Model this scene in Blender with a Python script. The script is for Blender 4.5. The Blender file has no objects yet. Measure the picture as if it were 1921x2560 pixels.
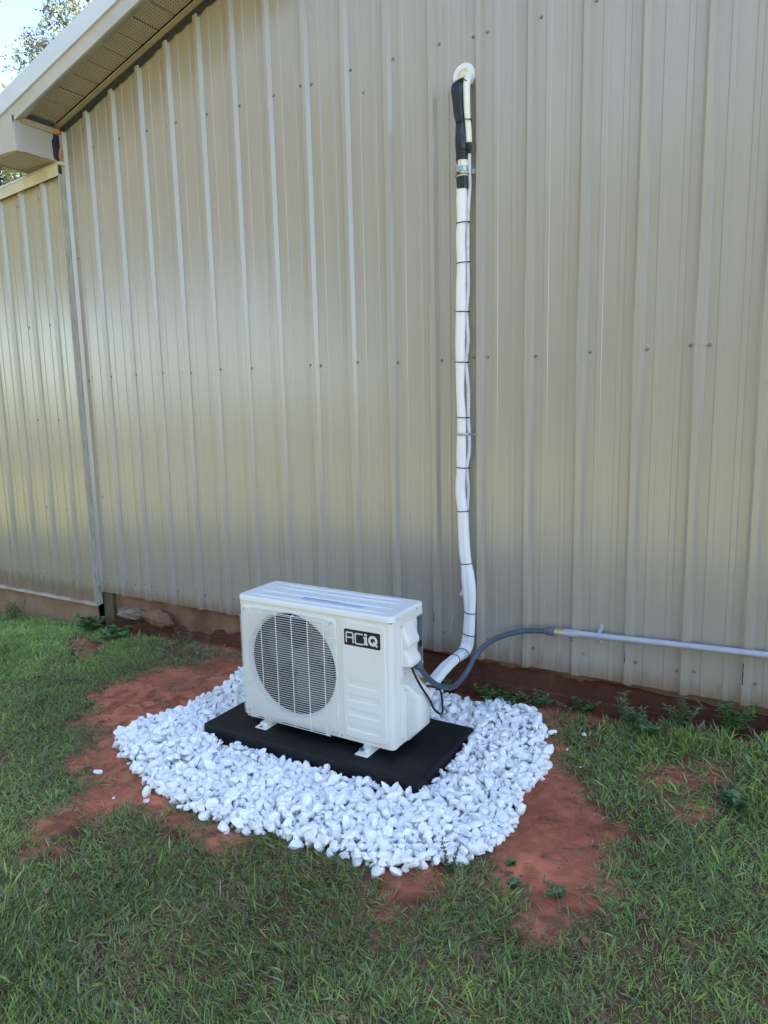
import bpy, math, random
import numpy as np
from mathutils import Vector, Matrix

random.seed(7)
RNG = np.random.default_rng(11)
C = bpy.context.scene.collection
D = bpy.data

# ------------------------------------------------------------------ camera
cam_data = D.cameras.new("camera")
cam = D.objects.new("camera", cam_data)
C.objects.link(cam)
_yaw, _pitch, _roll = -0.53561639, -0.15703347, -0.02183482
_F = Vector((math.sin(_yaw) * math.cos(_pitch), math.cos(_yaw) * math.cos(_pitch), math.sin(_pitch)))
_R = _F.cross(Vector((0, 0, 1))).normalized()
_U = _R.cross(_F)
_R2 = _R * math.cos(_roll) + _U * math.sin(_roll)
_U2 = -_R * math.sin(_roll) + _U * math.cos(_roll)
CAM = Vector((3.1082, -3.0946, 1.1531))
m3 = Matrix((_R2, _U2, -_F)).transposed()
cam.matrix_world = Matrix.Translation(CAM) @ m3.to_4x4()
cam_data.sensor_fit = 'VERTICAL'
cam_data.sensor_height = 36.0
cam_data.sensor_width = 27.0
cam_data.lens = 1807.75 / 2560.0 * 36.0
cam_data.clip_start = 0.05
cam_data.clip_end = 2000.0
bpy.context.scene.camera = cam

# ------------------------------------------------------------------ light
SUN_TO = Vector((0.74, 0.60, 0.0)).normalized()
SUN_EL = math.radians(38)
world = D.worlds.new("World")
bpy.context.scene.world = world
world.use_nodes = True
wn = world.node_tree.nodes
sky = wn.new('ShaderNodeTexSky')
sky.sky_type = 'NISHITA'
sky.sun_disc = False
sky.sun_elevation = SUN_EL
sky.sun_rotation = math.atan2(SUN_TO.x, SUN_TO.y)
sky.air_density = 0.85
sky.dust_density = 1.0
sky.ozone_density = 1.2
world.node_tree.links.new(sky.outputs[0], wn['Background'].inputs[0])
wn['Background'].inputs[1].default_value = 0.075
sun_data = D.lights.new("sun", 'SUN')
sun_data.energy = 5.0
sun_data.angle = math.radians(0.53)
sun_data.color = (1.0, 0.94, 0.85)
sun = D.objects.new("sun", sun_data)
C.objects.link(sun)
to_sun = Vector((SUN_TO.x * math.cos(SUN_EL), SUN_TO.y * math.cos(SUN_EL), math.sin(SUN_EL)))
sun.rotation_euler = to_sun.to_track_quat('Z', 'Y').to_euler()
sun.location = (0, 0, 12)
vs = bpy.context.scene.view_settings
vs.view_transform = 'Standard'
vs.look = 'None'
vs.exposure = 3.3
vs.gamma = 1.0

# ------------------------------------------------------------------ materials
def new_mat(name):
    m = D.materials.new(name)
    m.use_nodes = True
    nt = m.node_tree
    return m, nt, nt.nodes['Principled BSDF']

def N(nt, t, **kw):
    n = nt.nodes.new(t)
    for k, v in kw.items():
        setattr(n, k, v)
    return n

def math_node(nt, op, a, b=None, c=None, clamp=False):
    n = nt.nodes.new('ShaderNodeMath')
    n.operation = op
    n.use_clamp = clamp
    for i, v in enumerate((a, b, c)):
        if v is None:
            continue
        if isinstance(v, (int, float)):
            n.inputs[i].default_value = v
        else:
            nt.links.new(v, n.inputs[i])
    return n.outputs[0]

def mix_col(nt, fac, a, b, mode='MIX'):
    n = nt.nodes.new('ShaderNodeMix')
    n.data_type = 'RGBA'
    n.blend_type = mode
    for idx, v in ((0, fac), (6, a), (7, b)):
        if isinstance(v, (int, float)):
            n.inputs[idx].default_value = v
        elif isinstance(v, (tuple, list)):
            n.inputs[idx].default_value = (*v[:3], 1)
        else:
            nt.links.new(v, n.inputs[idx])
    return n.outputs[2]

def pos_out(nt, scale=None):
    g = N(nt, 'ShaderNodeNewGeometry').outputs['Position']
    if scale is None:
        return g
    mp = N(nt, 'ShaderNodeMapping')
    mp.inputs['Scale'].default_value = scale
    nt.links.new(g, mp.inputs['Vector'])
    return mp.outputs[0]

def noise(nt, scale, detail=4, vec=None, rough=0.55):
    n = N(nt, 'ShaderNodeTexNoise')
    n.inputs['Scale'].default_value = scale
    n.inputs['Detail'].default_value = detail
    n.inputs['Roughness'].default_value = rough
    if vec is not None:
        nt.links.new(vec, n.inputs['Vector'])
    return n.outputs['Fac']

def ramp(nt, fac, stops):
    r = N(nt, 'ShaderNodeMapRange')
    r.interpolation_type = 'SMOOTHSTEP'
    r.inputs[1].default_value, r.inputs[2].default_value = stops
    nt.links.new(fac, r.inputs[0])
    return r.outputs[0]

def simple(name, col, rough=0.5, metal=0.0, var=0.12, vscale=14.0, bump=0.0, bscale=200.0, spec=0.5, col2=None,
           stretch=None, coat=0.0):
    m, nt, p = new_mat(name)
    v = pos_out(nt, stretch)
    f = noise(nt, vscale, 5, v)
    c2 = col2 or tuple(c * (1 - var * 2) for c in col)
    out = mix_col(nt, ramp(nt, f, (0.3, 0.75)), col, c2)
    nt.links.new(out, p.inputs['Base Color'])
    rr = N(nt, 'ShaderNodeMapRange')
    rr.inputs[3].default_value = max(0.02, rough - 0.06)
    rr.inputs[4].default_value = min(1, rough + 0.1)
    nt.links.new(f, rr.inputs[0])
    nt.links.new(rr.outputs[0], p.inputs['Roughness'])
    p.inputs['Metallic'].default_value = metal
    p.inputs['Specular IOR Level'].default_value = spec
    p.inputs['Coat Weight'].default_value = coat
    if bump > 0:
        b = N(nt, 'ShaderNodeBump')
        b.inputs['Strength'].default_value = bump
        b.inputs['Distance'].default_value = 0.002
        nt.links.new(noise(nt, bscale, 4, v), b.inputs['Height'])
        nt.links.new(b.outputs[0], p.inputs['Normal'])
    return m

def wall_mat(name, tan, tan2, rough=0.3):
    m, nt, p = new_mat(name)
    v = pos_out(nt)
    sep = N(nt, 'ShaderNodeSeparateXYZ'); nt.links.new(v, sep.inputs[0])
    z = sep.outputs['Z']
    streak = noise(nt, 3.0, 5, pos_out(nt, (9, 9, 0.35)))
    fine = noise(nt, 420, 3)
    col = mix_col(nt, ramp(nt, streak, (0.3, 0.75)), tan, tan2)
    col = mix_col(nt, math_node(nt, 'MULTIPLY', fine, 0.10), col, (0.25, 0.23, 0.18))
    # red clay splashed up from the ground (has its own ragged shape)
    n1 = noise(nt, 9, 6)
    n2 = noise(nt, 60, 4)
    h = math_node(nt, 'ADD', math_node(nt, 'MULTIPLY', n1, 0.16), math_node(nt, 'MULTIPLY', n2, 0.05))
    zz = math_node(nt, 'SUBTRACT', math_node(nt, 'ADD', z, 0.10), h)
    d = ramp(nt, zz, (0.0, -0.11))
    col = mix_col(nt, math_node(nt, 'MULTIPLY', d, 0.75), col, (0.20, 0.115, 0.062))
    # general grime on the lower metre
    g2 = ramp(nt, z, (0.9, -0.1))
    g3 = ramp(nt, noise(nt, 2.2, 6, pos_out(nt, (2.5, 2.5, 0.8))), (0.35, 0.8))
    col = mix_col(nt, math_node(nt, 'MULTIPLY', math_node(nt, 'MULTIPLY', g2, g3), 0.15), col, (0.24, 0.215, 0.17))
    # tiny dark specks
    sp = noise(nt, 55, 2)
    col = mix_col(nt, ramp(nt, sp, (0.79, 0.84)), col, (0.09, 0.07, 0.05))
    nt.links.new(col, p.inputs['Base Color'])
    rr = N(nt, 'ShaderNodeMapRange'); rr.inputs[3].default_value = rough - 0.04; rr.inputs[4].default_value = rough + 0.05
    nt.links.new(streak, rr.inputs[0])
    ro = math_node(nt, 'ADD', rr.outputs[0], math_node(nt, 'MULTIPLY', d, 0.35))
    nt.links.new(ro, p.inputs['Roughness'])
    p.inputs['Specular IOR Level'].default_value = 0.5
    p.inputs['Coat Weight'].default_value = 0.7
    p.inputs['Coat Roughness'].default_value = 0.17
    p.inputs['Coat IOR'].default_value = 1.6
    b = N(nt, 'ShaderNodeBump'); b.inputs['Strength'].default_value = 0.07; b.inputs['Distance'].default_value = 0.01
    nt.links.new(noise(nt, 4.0, 2, pos_out(nt, (3.5, 1, 0.45))), b.inputs['Height'])
    nt.links.new(b.outputs[0], p.inputs['Normal'])
    return m

M = {}
M['wall'] = wall_mat('tan_metal', (0.366, 0.334, 0.284), (0.342, 0.312, 0.265))
M['annex'] = wall_mat('annex_metal', (0.360, 0.335, 0.255), (0.335, 0.315, 0.24), 0.24)
M['trim'] = simple('tan_trim', (0.44, 0.43, 0.405), 0.42, var=0.08, vscale=5)
M['trimw'] = simple('pale_trim', (0.56, 0.63, 0.74), 0.35, var=0.06, vscale=4)
M['annextrim'] = simple('annex_trim', (0.62, 0.60, 0.46), 0.3, var=0.14, vscale=7, bump=0.05, bscale=30)
M['dark'] = simple('dark_gap', (0.012, 0.013, 0.016), 0.8)
M['closure'] = simple('closure_foam', (0.035, 0.037, 0.042), 0.85, bump=0.4, bscale=90)
M['foam'] = simple('orange_foam', (0.62, 0.25, 0.06), 0.7, col2=(0.42, 0.14, 0.03), vscale=50, bump=0.6, bscale=120)
M['navy'] = simple('navy_recess', (0.012, 0.013, 0.05), 0.7)
M['screw'] = simple('zinc_screw', (0.42, 0.40, 0.36), 0.35, metal=0.7, col2=(0.20, 0.17, 0.14), vscale=80)
M['washer'] = simple('rubber_washer', (0.13, 0.125, 0.11), 0.7)
M['white'] = simple('white_enamel', (0.80, 0.79, 0.73), 0.33, var=0.02, vscale=6, bump=0.05, bscale=500)
M['whitelid'] = simple('white_lid', (0.80, 0.80, 0.78), 0.28, var=0.03, vscale=9, bump=0.05, bscale=500)
M['wire'] = simple('white_wire', (0.80, 0.79, 0.75), 0.35, var=0.02)
M['black'] = simple('black_plastic', (0.010, 0.010, 0.011), 0.35)
M['blackrub'] = simple('black_cable', (0.012, 0.011, 0.011), 0.45)
M['fan'] = simple('grey_fan', (0.085, 0.09, 0.09), 0.5)
M['bracket'] = simple('galvanised_bracket', (0.30, 0.29, 0.22), 0.45, metal=0.6)
M['coil'] = simple('coil_fins', (0.012, 0.014, 0.016), 0.5, metal=0.5)
M['tape'] = simple('black_tape', (0.010, 0.011, 0.018), 0.28, var=0.2, vscale=60, bump=0.6, bscale=55)
M['foamtube'] = simple('white_foam_tube', (0.80, 0.80, 0.75), 0.55, var=0.02)
M['pvc'] = simple('grey_pvc', (0.42, 0.44, 0.50), 0.4, var=0.05, vscale=20)
M['greyflex'] = simple('slate_flex', (0.070, 0.092, 0.125), 0.36, var=0.08)
M['conn'] = simple('slate_connector', (0.12, 0.14, 0.17), 0.4)
M['brassy'] = simple('plated_fitting', (0.55, 0.50, 0.36), 0.35, metal=0.75, vscale=60)
M['zinc'] = simple('zinc_strap', (0.40, 0.44, 0.46), 0.38, metal=0.7, vscale=40)
M['redmark'] = simple('red_print', (0.22, 0.02, 0.025), 0.5)
M['rosette'] = simple('white_flange', (0.80, 0.80, 0.78), 0.4, var=0.02)
M['sprayfoam'] = simple('cream_foam', (0.80, 0.76, 0.56), 0.8, vscale=80, bump=0.7, bscale=90)
M['wood'] = simple('weathered_post', (0.14, 0.12, 0.055), 0.85, col2=(0.07, 0.055, 0.03), vscale=20, stretch=(6, 6, 0.8), bump=0.4, bscale=60)
M['concrete'] = simple('old_concrete', (0.26, 0.205, 0.15), 0.9, col2=(0.12, 0.075, 0.05), vscale=12, bump=1.0, bscale=80)
M['footing'] = simple('tan_footing', (0.24, 0.14, 0.08), 0.9, col2=(0.13, 0.06, 0.035), vscale=7, bump=0.8, bscale=60)
M['stucco'] = simple('clay_stained_stucco', (0.34, 0.23, 0.15), 0.9, col2=(0.24, 0.13, 0.08), vscale=6, bump=1.0, bscale=70)
M['badgew'] = simple('badge_lettering', (0.70, 0.72, 0.70), 0.4, var=0.02)
M['label'] = simple('printed_label', (0.62, 0.69, 0.84), 0.4, var=0.05, vscale=200)
M['labeltext'] = simple('label_print', (0.38, 0.48, 0.75), 0.5, var=0.2, vscale=300)
M['plate'] = simple('grey_nameplate', (0.13, 0.145, 0.165), 0.45, var=0.1, vscale=60)
M['bark'] = simple('bark', (0.16, 0.12, 0.09), 0.9, col2=(0.07, 0.05, 0.04), vscale=20, bump=0.8, bscale=30)
M['bolt'] = simple('blue_bolt', (0.03, 0.08, 0.35), 0.35, metal=0.4)
M['deadleaf'] = simple('dead_leaf', (0.22, 0.12, 0.07), 0.7, col2=(0.13, 0.065, 0.045), vscale=60)
M['pinkleaf'] = simple('pale_dead_leaf', (0.34, 0.22, 0.13), 0.7, col2=(0.22, 0.12, 0.08), vscale=60)
M['twig'] = simple('twig', (0.20, 0.12, 0.075), 0.8)
M['weed'] = simple('weed_leaf', (0.085, 0.190, 0.045), 0.5, col2=(0.055, 0.12, 0.03), vscale=40)
M['weed2'] = simple('bluegreen_weed_leaf', (0.12, 0.21, 0.08), 0.5, col2=(0.07, 0.13, 0.05), vscale=40)
M['clod'] = simple('clay_clod', (0.27, 0.11, 0.07), 0.9, col2=(0.18, 0.07, 0.045), vscale=60, bump=0.5, bscale=120)
M['trimedge'] = simple('weathered_caulk', (0.43, 0.405, 0.34), 0.6, col2=(0.32, 0.30, 0.26), vscale=16, stretch=(4, 4, 0.8))

def stone_mat():
    m, nt, p = new_mat('white_marble')
    v = pos_out(nt)
    f = noise(nt, 45, 6, v, 0.65)
    f2 = noise(nt, 14, 3, v)
    f3 = noise(nt, 260, 3, v)
    c = mix_col(nt, ramp(nt, f, (0.45, 0.75)), (0.95, 0.945, 0.93), (0.80, 0.81, 0.83))
    c = mix_col(nt, math_node(nt, 'MULTIPLY', ramp(nt, f2, (0.55, 0.8)), 0.5), c, (0.66, 0.68, 0.72))
    # clay dust on the stones that lie on bare soil
    sep = N(nt, 'ShaderNodeSeparateXYZ'); nt.links.new(v, sep.inputs[0])
    lo = ramp(nt, math_node(nt, 'ADD', sep.outputs['Z'], math_node(nt, 'MULTIPLY', f, 0.03)), (-0.30, -0.33))
    c = mix_col(nt, math_node(nt, 'MULTIPLY', lo, 0.45), c, (0.50, 0.30, 0.22))
    nt.links.new(c, p.inputs['Base Color'])
    p.inputs['Roughness'].default_value = 0.6
    b = N(nt, 'ShaderNodeBump'); b.inputs['Strength'].default_value = 0.5; b.inputs['Distance'].default_value = 0.002
    nt.links.new(f3, b.inputs['Height']); nt.links.new(b.outputs[0], p.inputs['Normal'])
    return m
M['stone'] = stone_mat()

def pad_mat():
    m, nt, p = new_mat('black_pad')
    f = noise(nt, 11, 6)
    sp = noise(nt, 170, 2)
    msk = noise(nt, 5, 3)
    c = mix_col(nt, ramp(nt, f, (0.4, 0.8)), (0.006, 0.006, 0.008), (0.013, 0.013, 0.016))
    s = math_node(nt, 'MULTIPLY', ramp(nt, sp, (0.69, 0.73)), ramp(nt, msk, (0.42, 0.62)))
    c = mix_col(nt, s, c, (0.30, 0.22, 0.16))
    nt.links.new(c, p.inputs['Base Color'])
    p.inputs['Specular IOR Level'].default_value = 0.22
    p.inputs['Roughness'].default_value = 0.5
    b = N(nt, 'ShaderNodeBump'); b.inputs['Strength'].default_value = 0.35; b.inputs['Distance'].default_value = 0.002
    nt.links.new(noise(nt, 120, 5), b.inputs['Height']); nt.links.new(b.outputs[0], p.inputs['Normal'])
    return m
M['pad'] = pad_mat()

def soffit_mat():
    m, nt, p = new_mat('perforated_soffit')
    sep = N(nt, 'ShaderNodeSeparateXYZ'); nt.links.new(pos_out(nt), sep.inputs[0])
    P = 0.0175
    fx = math_node(nt, 'SUBTRACT', math_node(nt, 'FRACT', math_node(nt, 'MULTIPLY', sep.outputs['X'], 1 / P)), 0.5)
    fy = math_node(nt, 'SUBTRACT', math_node(nt, 'FRACT', math_node(nt, 'MULTIPLY', sep.outputs['Y'], 1 / P)), 0.5)
    d = math_node(nt, 'ADD', math_node(nt, 'MULTIPLY', fx, fx), math_node(nt, 'MULTIPLY', fy, fy))
    hole = math_node(nt, 'LESS_THAN', d, 0.034)
    st = ramp(nt, noise(nt, 12, 6), (0.5, 0.8))
    c = mix_col(nt, math_node(nt, 'MULTIPLY', st, 0.5), (0.375, 0.335, 0.27), (0.20, 0.165, 0.125))
    c = mix_col(nt, hole, c, (0.02, 0.018, 0.015))
    nt.links.new(c, p.inputs['Base Color'])
    p.inputs['Roughness'].default_value = 0.55
    return m
M['soffit'] = soffit_mat()
M['soffitplain'] = simple('soffit_trim', (0.40, 0.345, 0.26), 0.5, var=0.1, vscale=10)

def attr_mat(name, rough, transl=0.0, nscale=60, nstr=0.25, bump=0.0, bscale=90, bdist=0.01, spec=0.4):
    m, nt, p = new_mat(name)
    a = N(nt, 'ShaderNodeAttribute'); a.attribute_name = 'tint'
    f = noise(nt, nscale, 5)
    k = N(nt, 'ShaderNodeMapRange'); k.inputs[3].default_value = 1 - nstr; k.inputs[4].default_value = 1 + nstr
    k.inputs[1].default_value = 0.25; k.inputs[2].default_value = 0.75
    nt.links.new(f, k.inputs[0])
    c = N(nt, 'ShaderNodeVectorMath'); c.operation = 'SCALE'
    nt.links.new(a.outputs['Color'], c.inputs[0]); nt.links.new(k.outputs[0], c.inputs['Scale'])
    if name == 'clay_ground':
        g1 = ramp(nt, noise(nt, 230, 2), (0.69, 0.74)); g2 = ramp(nt, noise(nt, 120, 3, pos_out(nt, (1, 1.6, 1))), (0.36, 0.28))
        cc = mix_col(nt, math_node(nt, 'MULTIPLY', g2, 0.55), c.outputs[0], (0.10, 0.035, 0.022))
        cc = mix_col(nt, math_node(nt, 'MULTIPLY', g1, 0.7), cc, (0.55, 0.36, 0.28))
        nt.links.new(cc, p.inputs['Base Color'])
    else:
        nt.links.new(c.outputs[0], p.inputs['Base Color'])
    p.inputs['Roughness'].default_value = rough
    p.inputs['Specular IOR Level'].default_value = spec
    if bump:
        b = N(nt, 'ShaderNodeBump'); b.inputs['Strength'].default_value = bump; b.inputs['Distance'].default_value = bdist
        nt.links.new(noise(nt, bscale, 6, None, 0.7), b.inputs['Height']); nt.links.new(b.outputs[0], p.inputs['Normal'])
    if transl:
        t = N(nt, 'ShaderNodeBsdfTranslucent'); nt.links.new(c.outputs[0], t.inputs[0])
        mx = N(nt, 'ShaderNodeMixShader'); mx.inputs[0].default_value = transl
        nt.links.new(p.outputs[0], mx.inputs[1]); nt.links.new(t.outputs[0], mx.inputs[2])
        nt.links.new(mx.outputs[0], nt.nodes['Material Output'].inputs[0])
    return m
M['grass'] = attr_mat('grass_blades', 0.5, 0.22, 30, 0.15, spec=0.3)
M['leaf'] = attr_mat('tree_leaves', 0.45, 0.3, 3, 0.2)
M['ground'] = attr_mat('clay_ground', 0.93, 0, 85, 0.42, 0.7, 55, 0.008, 0.15)

def sleeve_mat():
    m, nt, p = new_mat('white_wrap')
    w = N(nt, 'ShaderNodeTexWave'); w.wave_type = 'BANDS'; w.bands_direction = 'X'
    w.inputs['Scale'].default_value = 90; w.inputs['Distortion'].default_value = 1.5; w.inputs['Detail'].default_value = 2
    nt.links.new(pos_out(nt), w.inputs['Vector'])
    c = mix_col(nt, math_node(nt, 'MULTIPLY', w.outputs['Fac'], 0.22), (0.84, 0.85, 0.86), (0.62, 0.65, 0.70))
    nt.links.new(c, p.inputs['Base Color']); p.inputs['Roughness'].default_value = 0.5
    b = N(nt, 'ShaderNodeBump'); b.inputs['Strength'].default_value = 0.4; b.inputs['Distance'].default_value = 0.0015
    nt.links.new(w.outputs['Fac'], b.inputs['Height']); nt.links.new(b.outputs[0], p.inputs['Normal'])
    return m
M['sleeve'] = sleeve_mat()

# ------------------------------------------------------------------ object helpers
ORG = {}
def tag(o, label=None, cat=None, group=None, kind=None):
    if label: o['label'] = label
    if cat: o['category'] = cat
    if group: o['group'] = group
    if kind: o['kind'] = kind
    return o

def empty(name, loc, label=None, cat=None, group=None, kind=None):
    o = D.objects.new(name, None)
    o.empty_display_size = 0.1
    C.objects.link(o)
    o.location = loc
    ORG[o.name] = Vector(loc)
    return tag(o, label, cat, group, kind)

def mobj(name, V, F, mat, parent=None, smooth=False, org=None):
    """V in world coordinates; placed relative to the parent (or org)"""
    V = np.asarray(V, dtype=float).reshape(-1, 3)
    if parent is not None:
        o0 = ORG[parent.name]
    else:
        o0 = Vector(org) if org is not None else Vector((0, 0, 0))
    me = D.meshes.new(name)
    me.from_pydata((V - np.array(o0)).tolist(), [], [list(map(int, f)) for f in F])
    me.materials.append(mat)
    me.update()
    if smooth is True:
        me.shade_smooth()
    elif smooth:
        me.shade_smooth()
        try:
            me.set_sharp_from_angle(angle=math.radians(smooth))
        except Exception:
            pass
    o = D.objects.new(name, me)
    C.objects.link(o)
    if parent is not None:
        o.parent = parent
        ORG[o.name] = o0
    else:
        o.location = o0
        ORG[o.name] = o0
    return o

class MB:
    def __init__(s): s.v, s.f = [], []
    def add(s, V, F):
        n = len(s.v); s.v += [tuple(p) for p in V]; s.f += [[i + n for i in f] for f in F]; return s
    def box(s, x0, x1, y0, y1, z0, z1, b=0.0):
        if b <= 0:
            V = [(x0, y0, z0), (x1, y0, z0), (x1, y1, z0), (x0, y1, z0), (x0, y0, z1), (x1, y0, z1), (x1, y1, z1), (x0, y1, z1)]
            return s.add(V, [(0, 3, 2, 1), (4, 5, 6, 7), (0, 1, 5, 4), (1, 2, 6, 5), (2, 3, 7, 6), (3, 0, 4, 7)])
        import bmesh
        bm = bmesh.new(); bmesh.ops.create_cube(bm, size=1)
        for v in bm.verts:
            v.co = ((x0 + x1) / 2 + v.co.x * (x1 - x0), (y0 + y1) / 2 + v.co.y * (y1 - y0), (z0 + z1) / 2 + v.co.z * (z1 - z0))
        bmesh.ops.bevel(bm, geom=bm.edges[:], offset=b, segments=3, profile=0.5, affect='EDGES')
        bm.verts.index_update(); bm.verts.ensure_lookup_table()
        s.add([v.co[:] for v in bm.verts], [[v.index for v in f.verts] for f in bm.faces]); bm.free(); return s
    def prism(s, poly, axis, a0, a1):
        """poly: list of 2D points; extruded along axis (0,1,2); 2D = the remaining axes in order"""
        n = len(poly); V = []
        for a in (a0, a1):
            for p in poly:
                q = list(p); q.insert(axis, a); V.append(tuple(q))
        F = [list(range(n))[::-1], list(range(n, 2 * n))] + [(i, (i + 1) % n, n + (i + 1) % n, n + i) for i in range(n)]
        return s.add(V, F)
    def build(s, name, mat, parent=None, smooth=False, org=None):
        return mobj(name, s.v, s.f, mat, parent, smooth, org)

def fix_normals(o):
    import bmesh
    bm = bmesh.new(); bm.from_mesh(o.data); bmesh.ops.recalc_face_normals(bm, faces=bm.faces[:]); bm.to_mesh(o.data); bm.free()
    return o

def catmull(P, n):
    P = [np.array(p, float) for p in P]
    Q = [2 * P[0] - P[1]] + P + [2 * P[-1] - P[-2]]
    out = []
    for i in range(1, len(Q) - 2):
        for j in range(n):
            t = j / n
            a, b, c, d = Q[i - 1], Q[i], Q[i + 1], Q[i + 2]
            out.append(0.5 * (2 * b + (c - a) * t + (2 * a - 5 * b + 4 * c - d) * t * t + (3 * b - a - 3 * c + d) * t ** 3))
    out.append(P[-1])
    return np.array(out)

def sweep(path, sec, nseg=14, lat=None, caps=True, twist=0.0):
    """path Nx3; sec(i, th)->(a, b) offsets; lat = fixed lateral vector or None (parallel transport)"""
    P = np.asarray(path, float); n = len(P)
    T = np.gradient(P, axis=0); T /= np.linalg.norm(T, axis=1)[:, None] + 1e-12
    V = []; F = []
    L = None
    for i in range(n):
        t = T[i]
        if lat is not None:
            l = np.array(lat, float) - t * np.dot(lat, t)
        else:
            if L is None:
                a = np.array([0, 0, 1.0]) if abs(t[2]) < 0.9 else np.array([1.0, 0, 0])
                L = a
            l = L - t * np.dot(L, t)
        l /= np.linalg.norm(l) + 1e-12
        L = l
        m = np.cross(t, l)
        for k in range(nseg):
            th = 2 * math.pi * k / nseg
            a, b = sec(i, th)
            V.append(P[i] + l * a + m * b)
    for i in range(n - 1):
        for k in range(nseg):
            k2 = (k + 1) % nseg
            F.append((i * nseg + k, i * nseg + k2, (i + 1) * nseg + k2, (i + 1) * nseg + k))
    if caps:
        F.append(tuple(range(nseg))[::-1]); F.append(tuple(range((n - 1) * nseg, n * nseg)))
    return V, F

def tube(path, r, nseg=10, lat=None, caps=True):
    rr = (lambda i: r) if np.isscalar(r) else (lambda i: r[i])
    return sweep(path, lambda i, th: (rr(i) * math.cos(th), rr(i) * math.sin(th)), nseg, lat, caps)

def _rand_grid(seed, n=64):
    return np.random.default_rng(seed).random((n, n))
_GR = {}
def vnoise(x, y, s, seed=0):
    g = _GR.setdefault(seed, _rand_grid(seed)); n = g.shape[0]
    X = np.asarray(x) * s + 100.3; Y = np.asarray(y) * s + 57.7
    xi = np.floor(X).astype(int); yi = np.floor(Y).astype(int)
    fx = X - xi; fy = Y - yi
    fx = fx * fx * (3 - 2 * fx); fy = fy * fy * (3 - 2 * fy)
    a = g[xi % n, yi % n]; b = g[(xi + 1) % n, yi % n]; c = g[xi % n, (yi + 1) % n]; d = g[(xi + 1) % n, (yi + 1) % n]
    return (a * (1 - fx) + b * fx) * (1 - fy) + (c * (1 - fx) + d * fx) * fy
def fbm(x, y, s, seed=0, oct=4):
    o = 0; w = 1; t = 0
    for i in range(oct):
        o = o + w * vnoise(x, y, s * 2 ** i, seed + i); t += w; w *= 0.5
    return o / t
def sstep(x, a, b):
    t = np.clip((np.asarray(x, float) - a) / (b - a), 0, 1); return t * t * (3 - 2 * t)

# ------------------------------------------------------------------ ground shape and patches
BED = [(0.535,-0.311),(0.60,-0.50),(0.575,-0.82),(0.510,-0.952),(0.517,-1.064),(0.575,-1.132),(0.943,-1.285),(1.192,-1.345),(1.351,-1.343),(1.463,-1.346),(1.668,-1.306),(1.820,-1.294),(1.991,-1.304),(2.060,-1.261),(2.143,-1.194),(2.204,-1.114),(2.261,-1.055),(2.284,-0.970),(2.270,-0.821),(2.229,-0.687),(2.267,-0.533),(2.235,-0.42),(2.170,-0.25),(2.085,-0.135),(1.930,-0.11),(1.82,-0.13),(1.710,-0.12),(1.2,-0.20),(0.8,-0.22)]
DIRT = [
 [(-0.090,-0.722),(0.010,-0.447),(0.330,-0.150),(0.669,-0.12),(0.9,-0.1),(0.9,-1.0),(0.554,-1.095),(0.970,-1.310),(1.203,-1.366),(1.405,-1.388),(1.310,-1.471),(1.217,-1.490),(1.024,-1.446),(0.970,-1.527),(0.860,-1.620),(0.795,-1.553),(0.752,-1.428),(0.499,-1.313),(0.424,-1.164),(0.204,-1.070)],
 [(0.924,-1.815),(0.842,-1.662),(0.889,-1.669),(0.984,-1.753)],
 [(-0.956,-0.271),(-0.818,-0.201),(-0.572,-0.274),(-0.538,-0.483)],
 [(1.9,-0.13),(2.121,-0.108),(2.247,-0.240),(2.320,-0.38),(2.436,-0.519),(2.522,-0.651),(2.673,-0.758),(2.627,-0.950),(2.672,-1.050),(2.673,-1.141),(2.585,-1.212),(2.584,-1.297),(2.493,-1.306),(2.429,-1.207),(2.332,-1.188),(2.284,-1.111),(2.1,-0.934),(1.9,-0.4)],
 [(1.99,-1.296),(2.146,-1.235),(2.197,-1.335),(2.163,-1.445),(2.056,-1.504)],
 [(2.635,-0.412),(2.707,-0.277),(2.856,-0.257),(2.954,-0.270),(2.911,-0.440),(2.813,-0.621),(2.710,-0.549)],
 [(1.387,-1.459),(1.449,-1.364),(1.495,-1.415),(1.480,-1.468)],
 [(-0.85,0.1),(-0.85,-0.03),(0.25,-0.05),(0.6,-0.06),(0.9,-0.35),(1.7,-0.25),(2.0,-0.12),(3.2,-0.03),(8.0,-0.02),(8.0,0.1)],
]
def sdist(poly, x, y):
    x = np.asarray(x, float); y = np.asarray(y, float)
    P = np.array(poly); n = len(P); d = np.full(x.shape, 1e9); ins = np.zeros(x.shape, bool)
    for i in range(n):
        a = P[i]; b = P[(i + 1) % n]; e = b - a
        t = np.clip(((x - a[0]) * e[0] + (y - a[1]) * e[1]) / (e @ e), 0, 1)
        d = np.minimum(d, np.hypot(x - a[0] - t * e[0], y - a[1] - t * e[1]))
        c = ((a[1] > y) != (b[1] > y)) & (x < (b[0] - a[0]) * (y - a[1]) / (b[1] - a[1] + 1e-12) + a[0])
        ins ^= c
    return np.where(ins, d, -d)
def dirt_raw(x, y):
    d = np.full(np.shape(x), -9.0)
    for p in DIRT:
        d = np.maximum(d, sdist(p, x, y))
    return d
def dirt_amount(x, y):
    d = dirt_raw(x, y)
    d = d + (fbm(x, y, 7, 3) - 0.5) * 0.20 + (fbm(x, y, 28, 13) - 0.5) * 0.12
    return sstep(d, -0.06, 0.03)
PADX0, PADX1, PADY0, PADY1, PADZ0, PADZ1 = 0.862, 1.932, -0.917, -0.398, -0.34, -0.254
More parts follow.
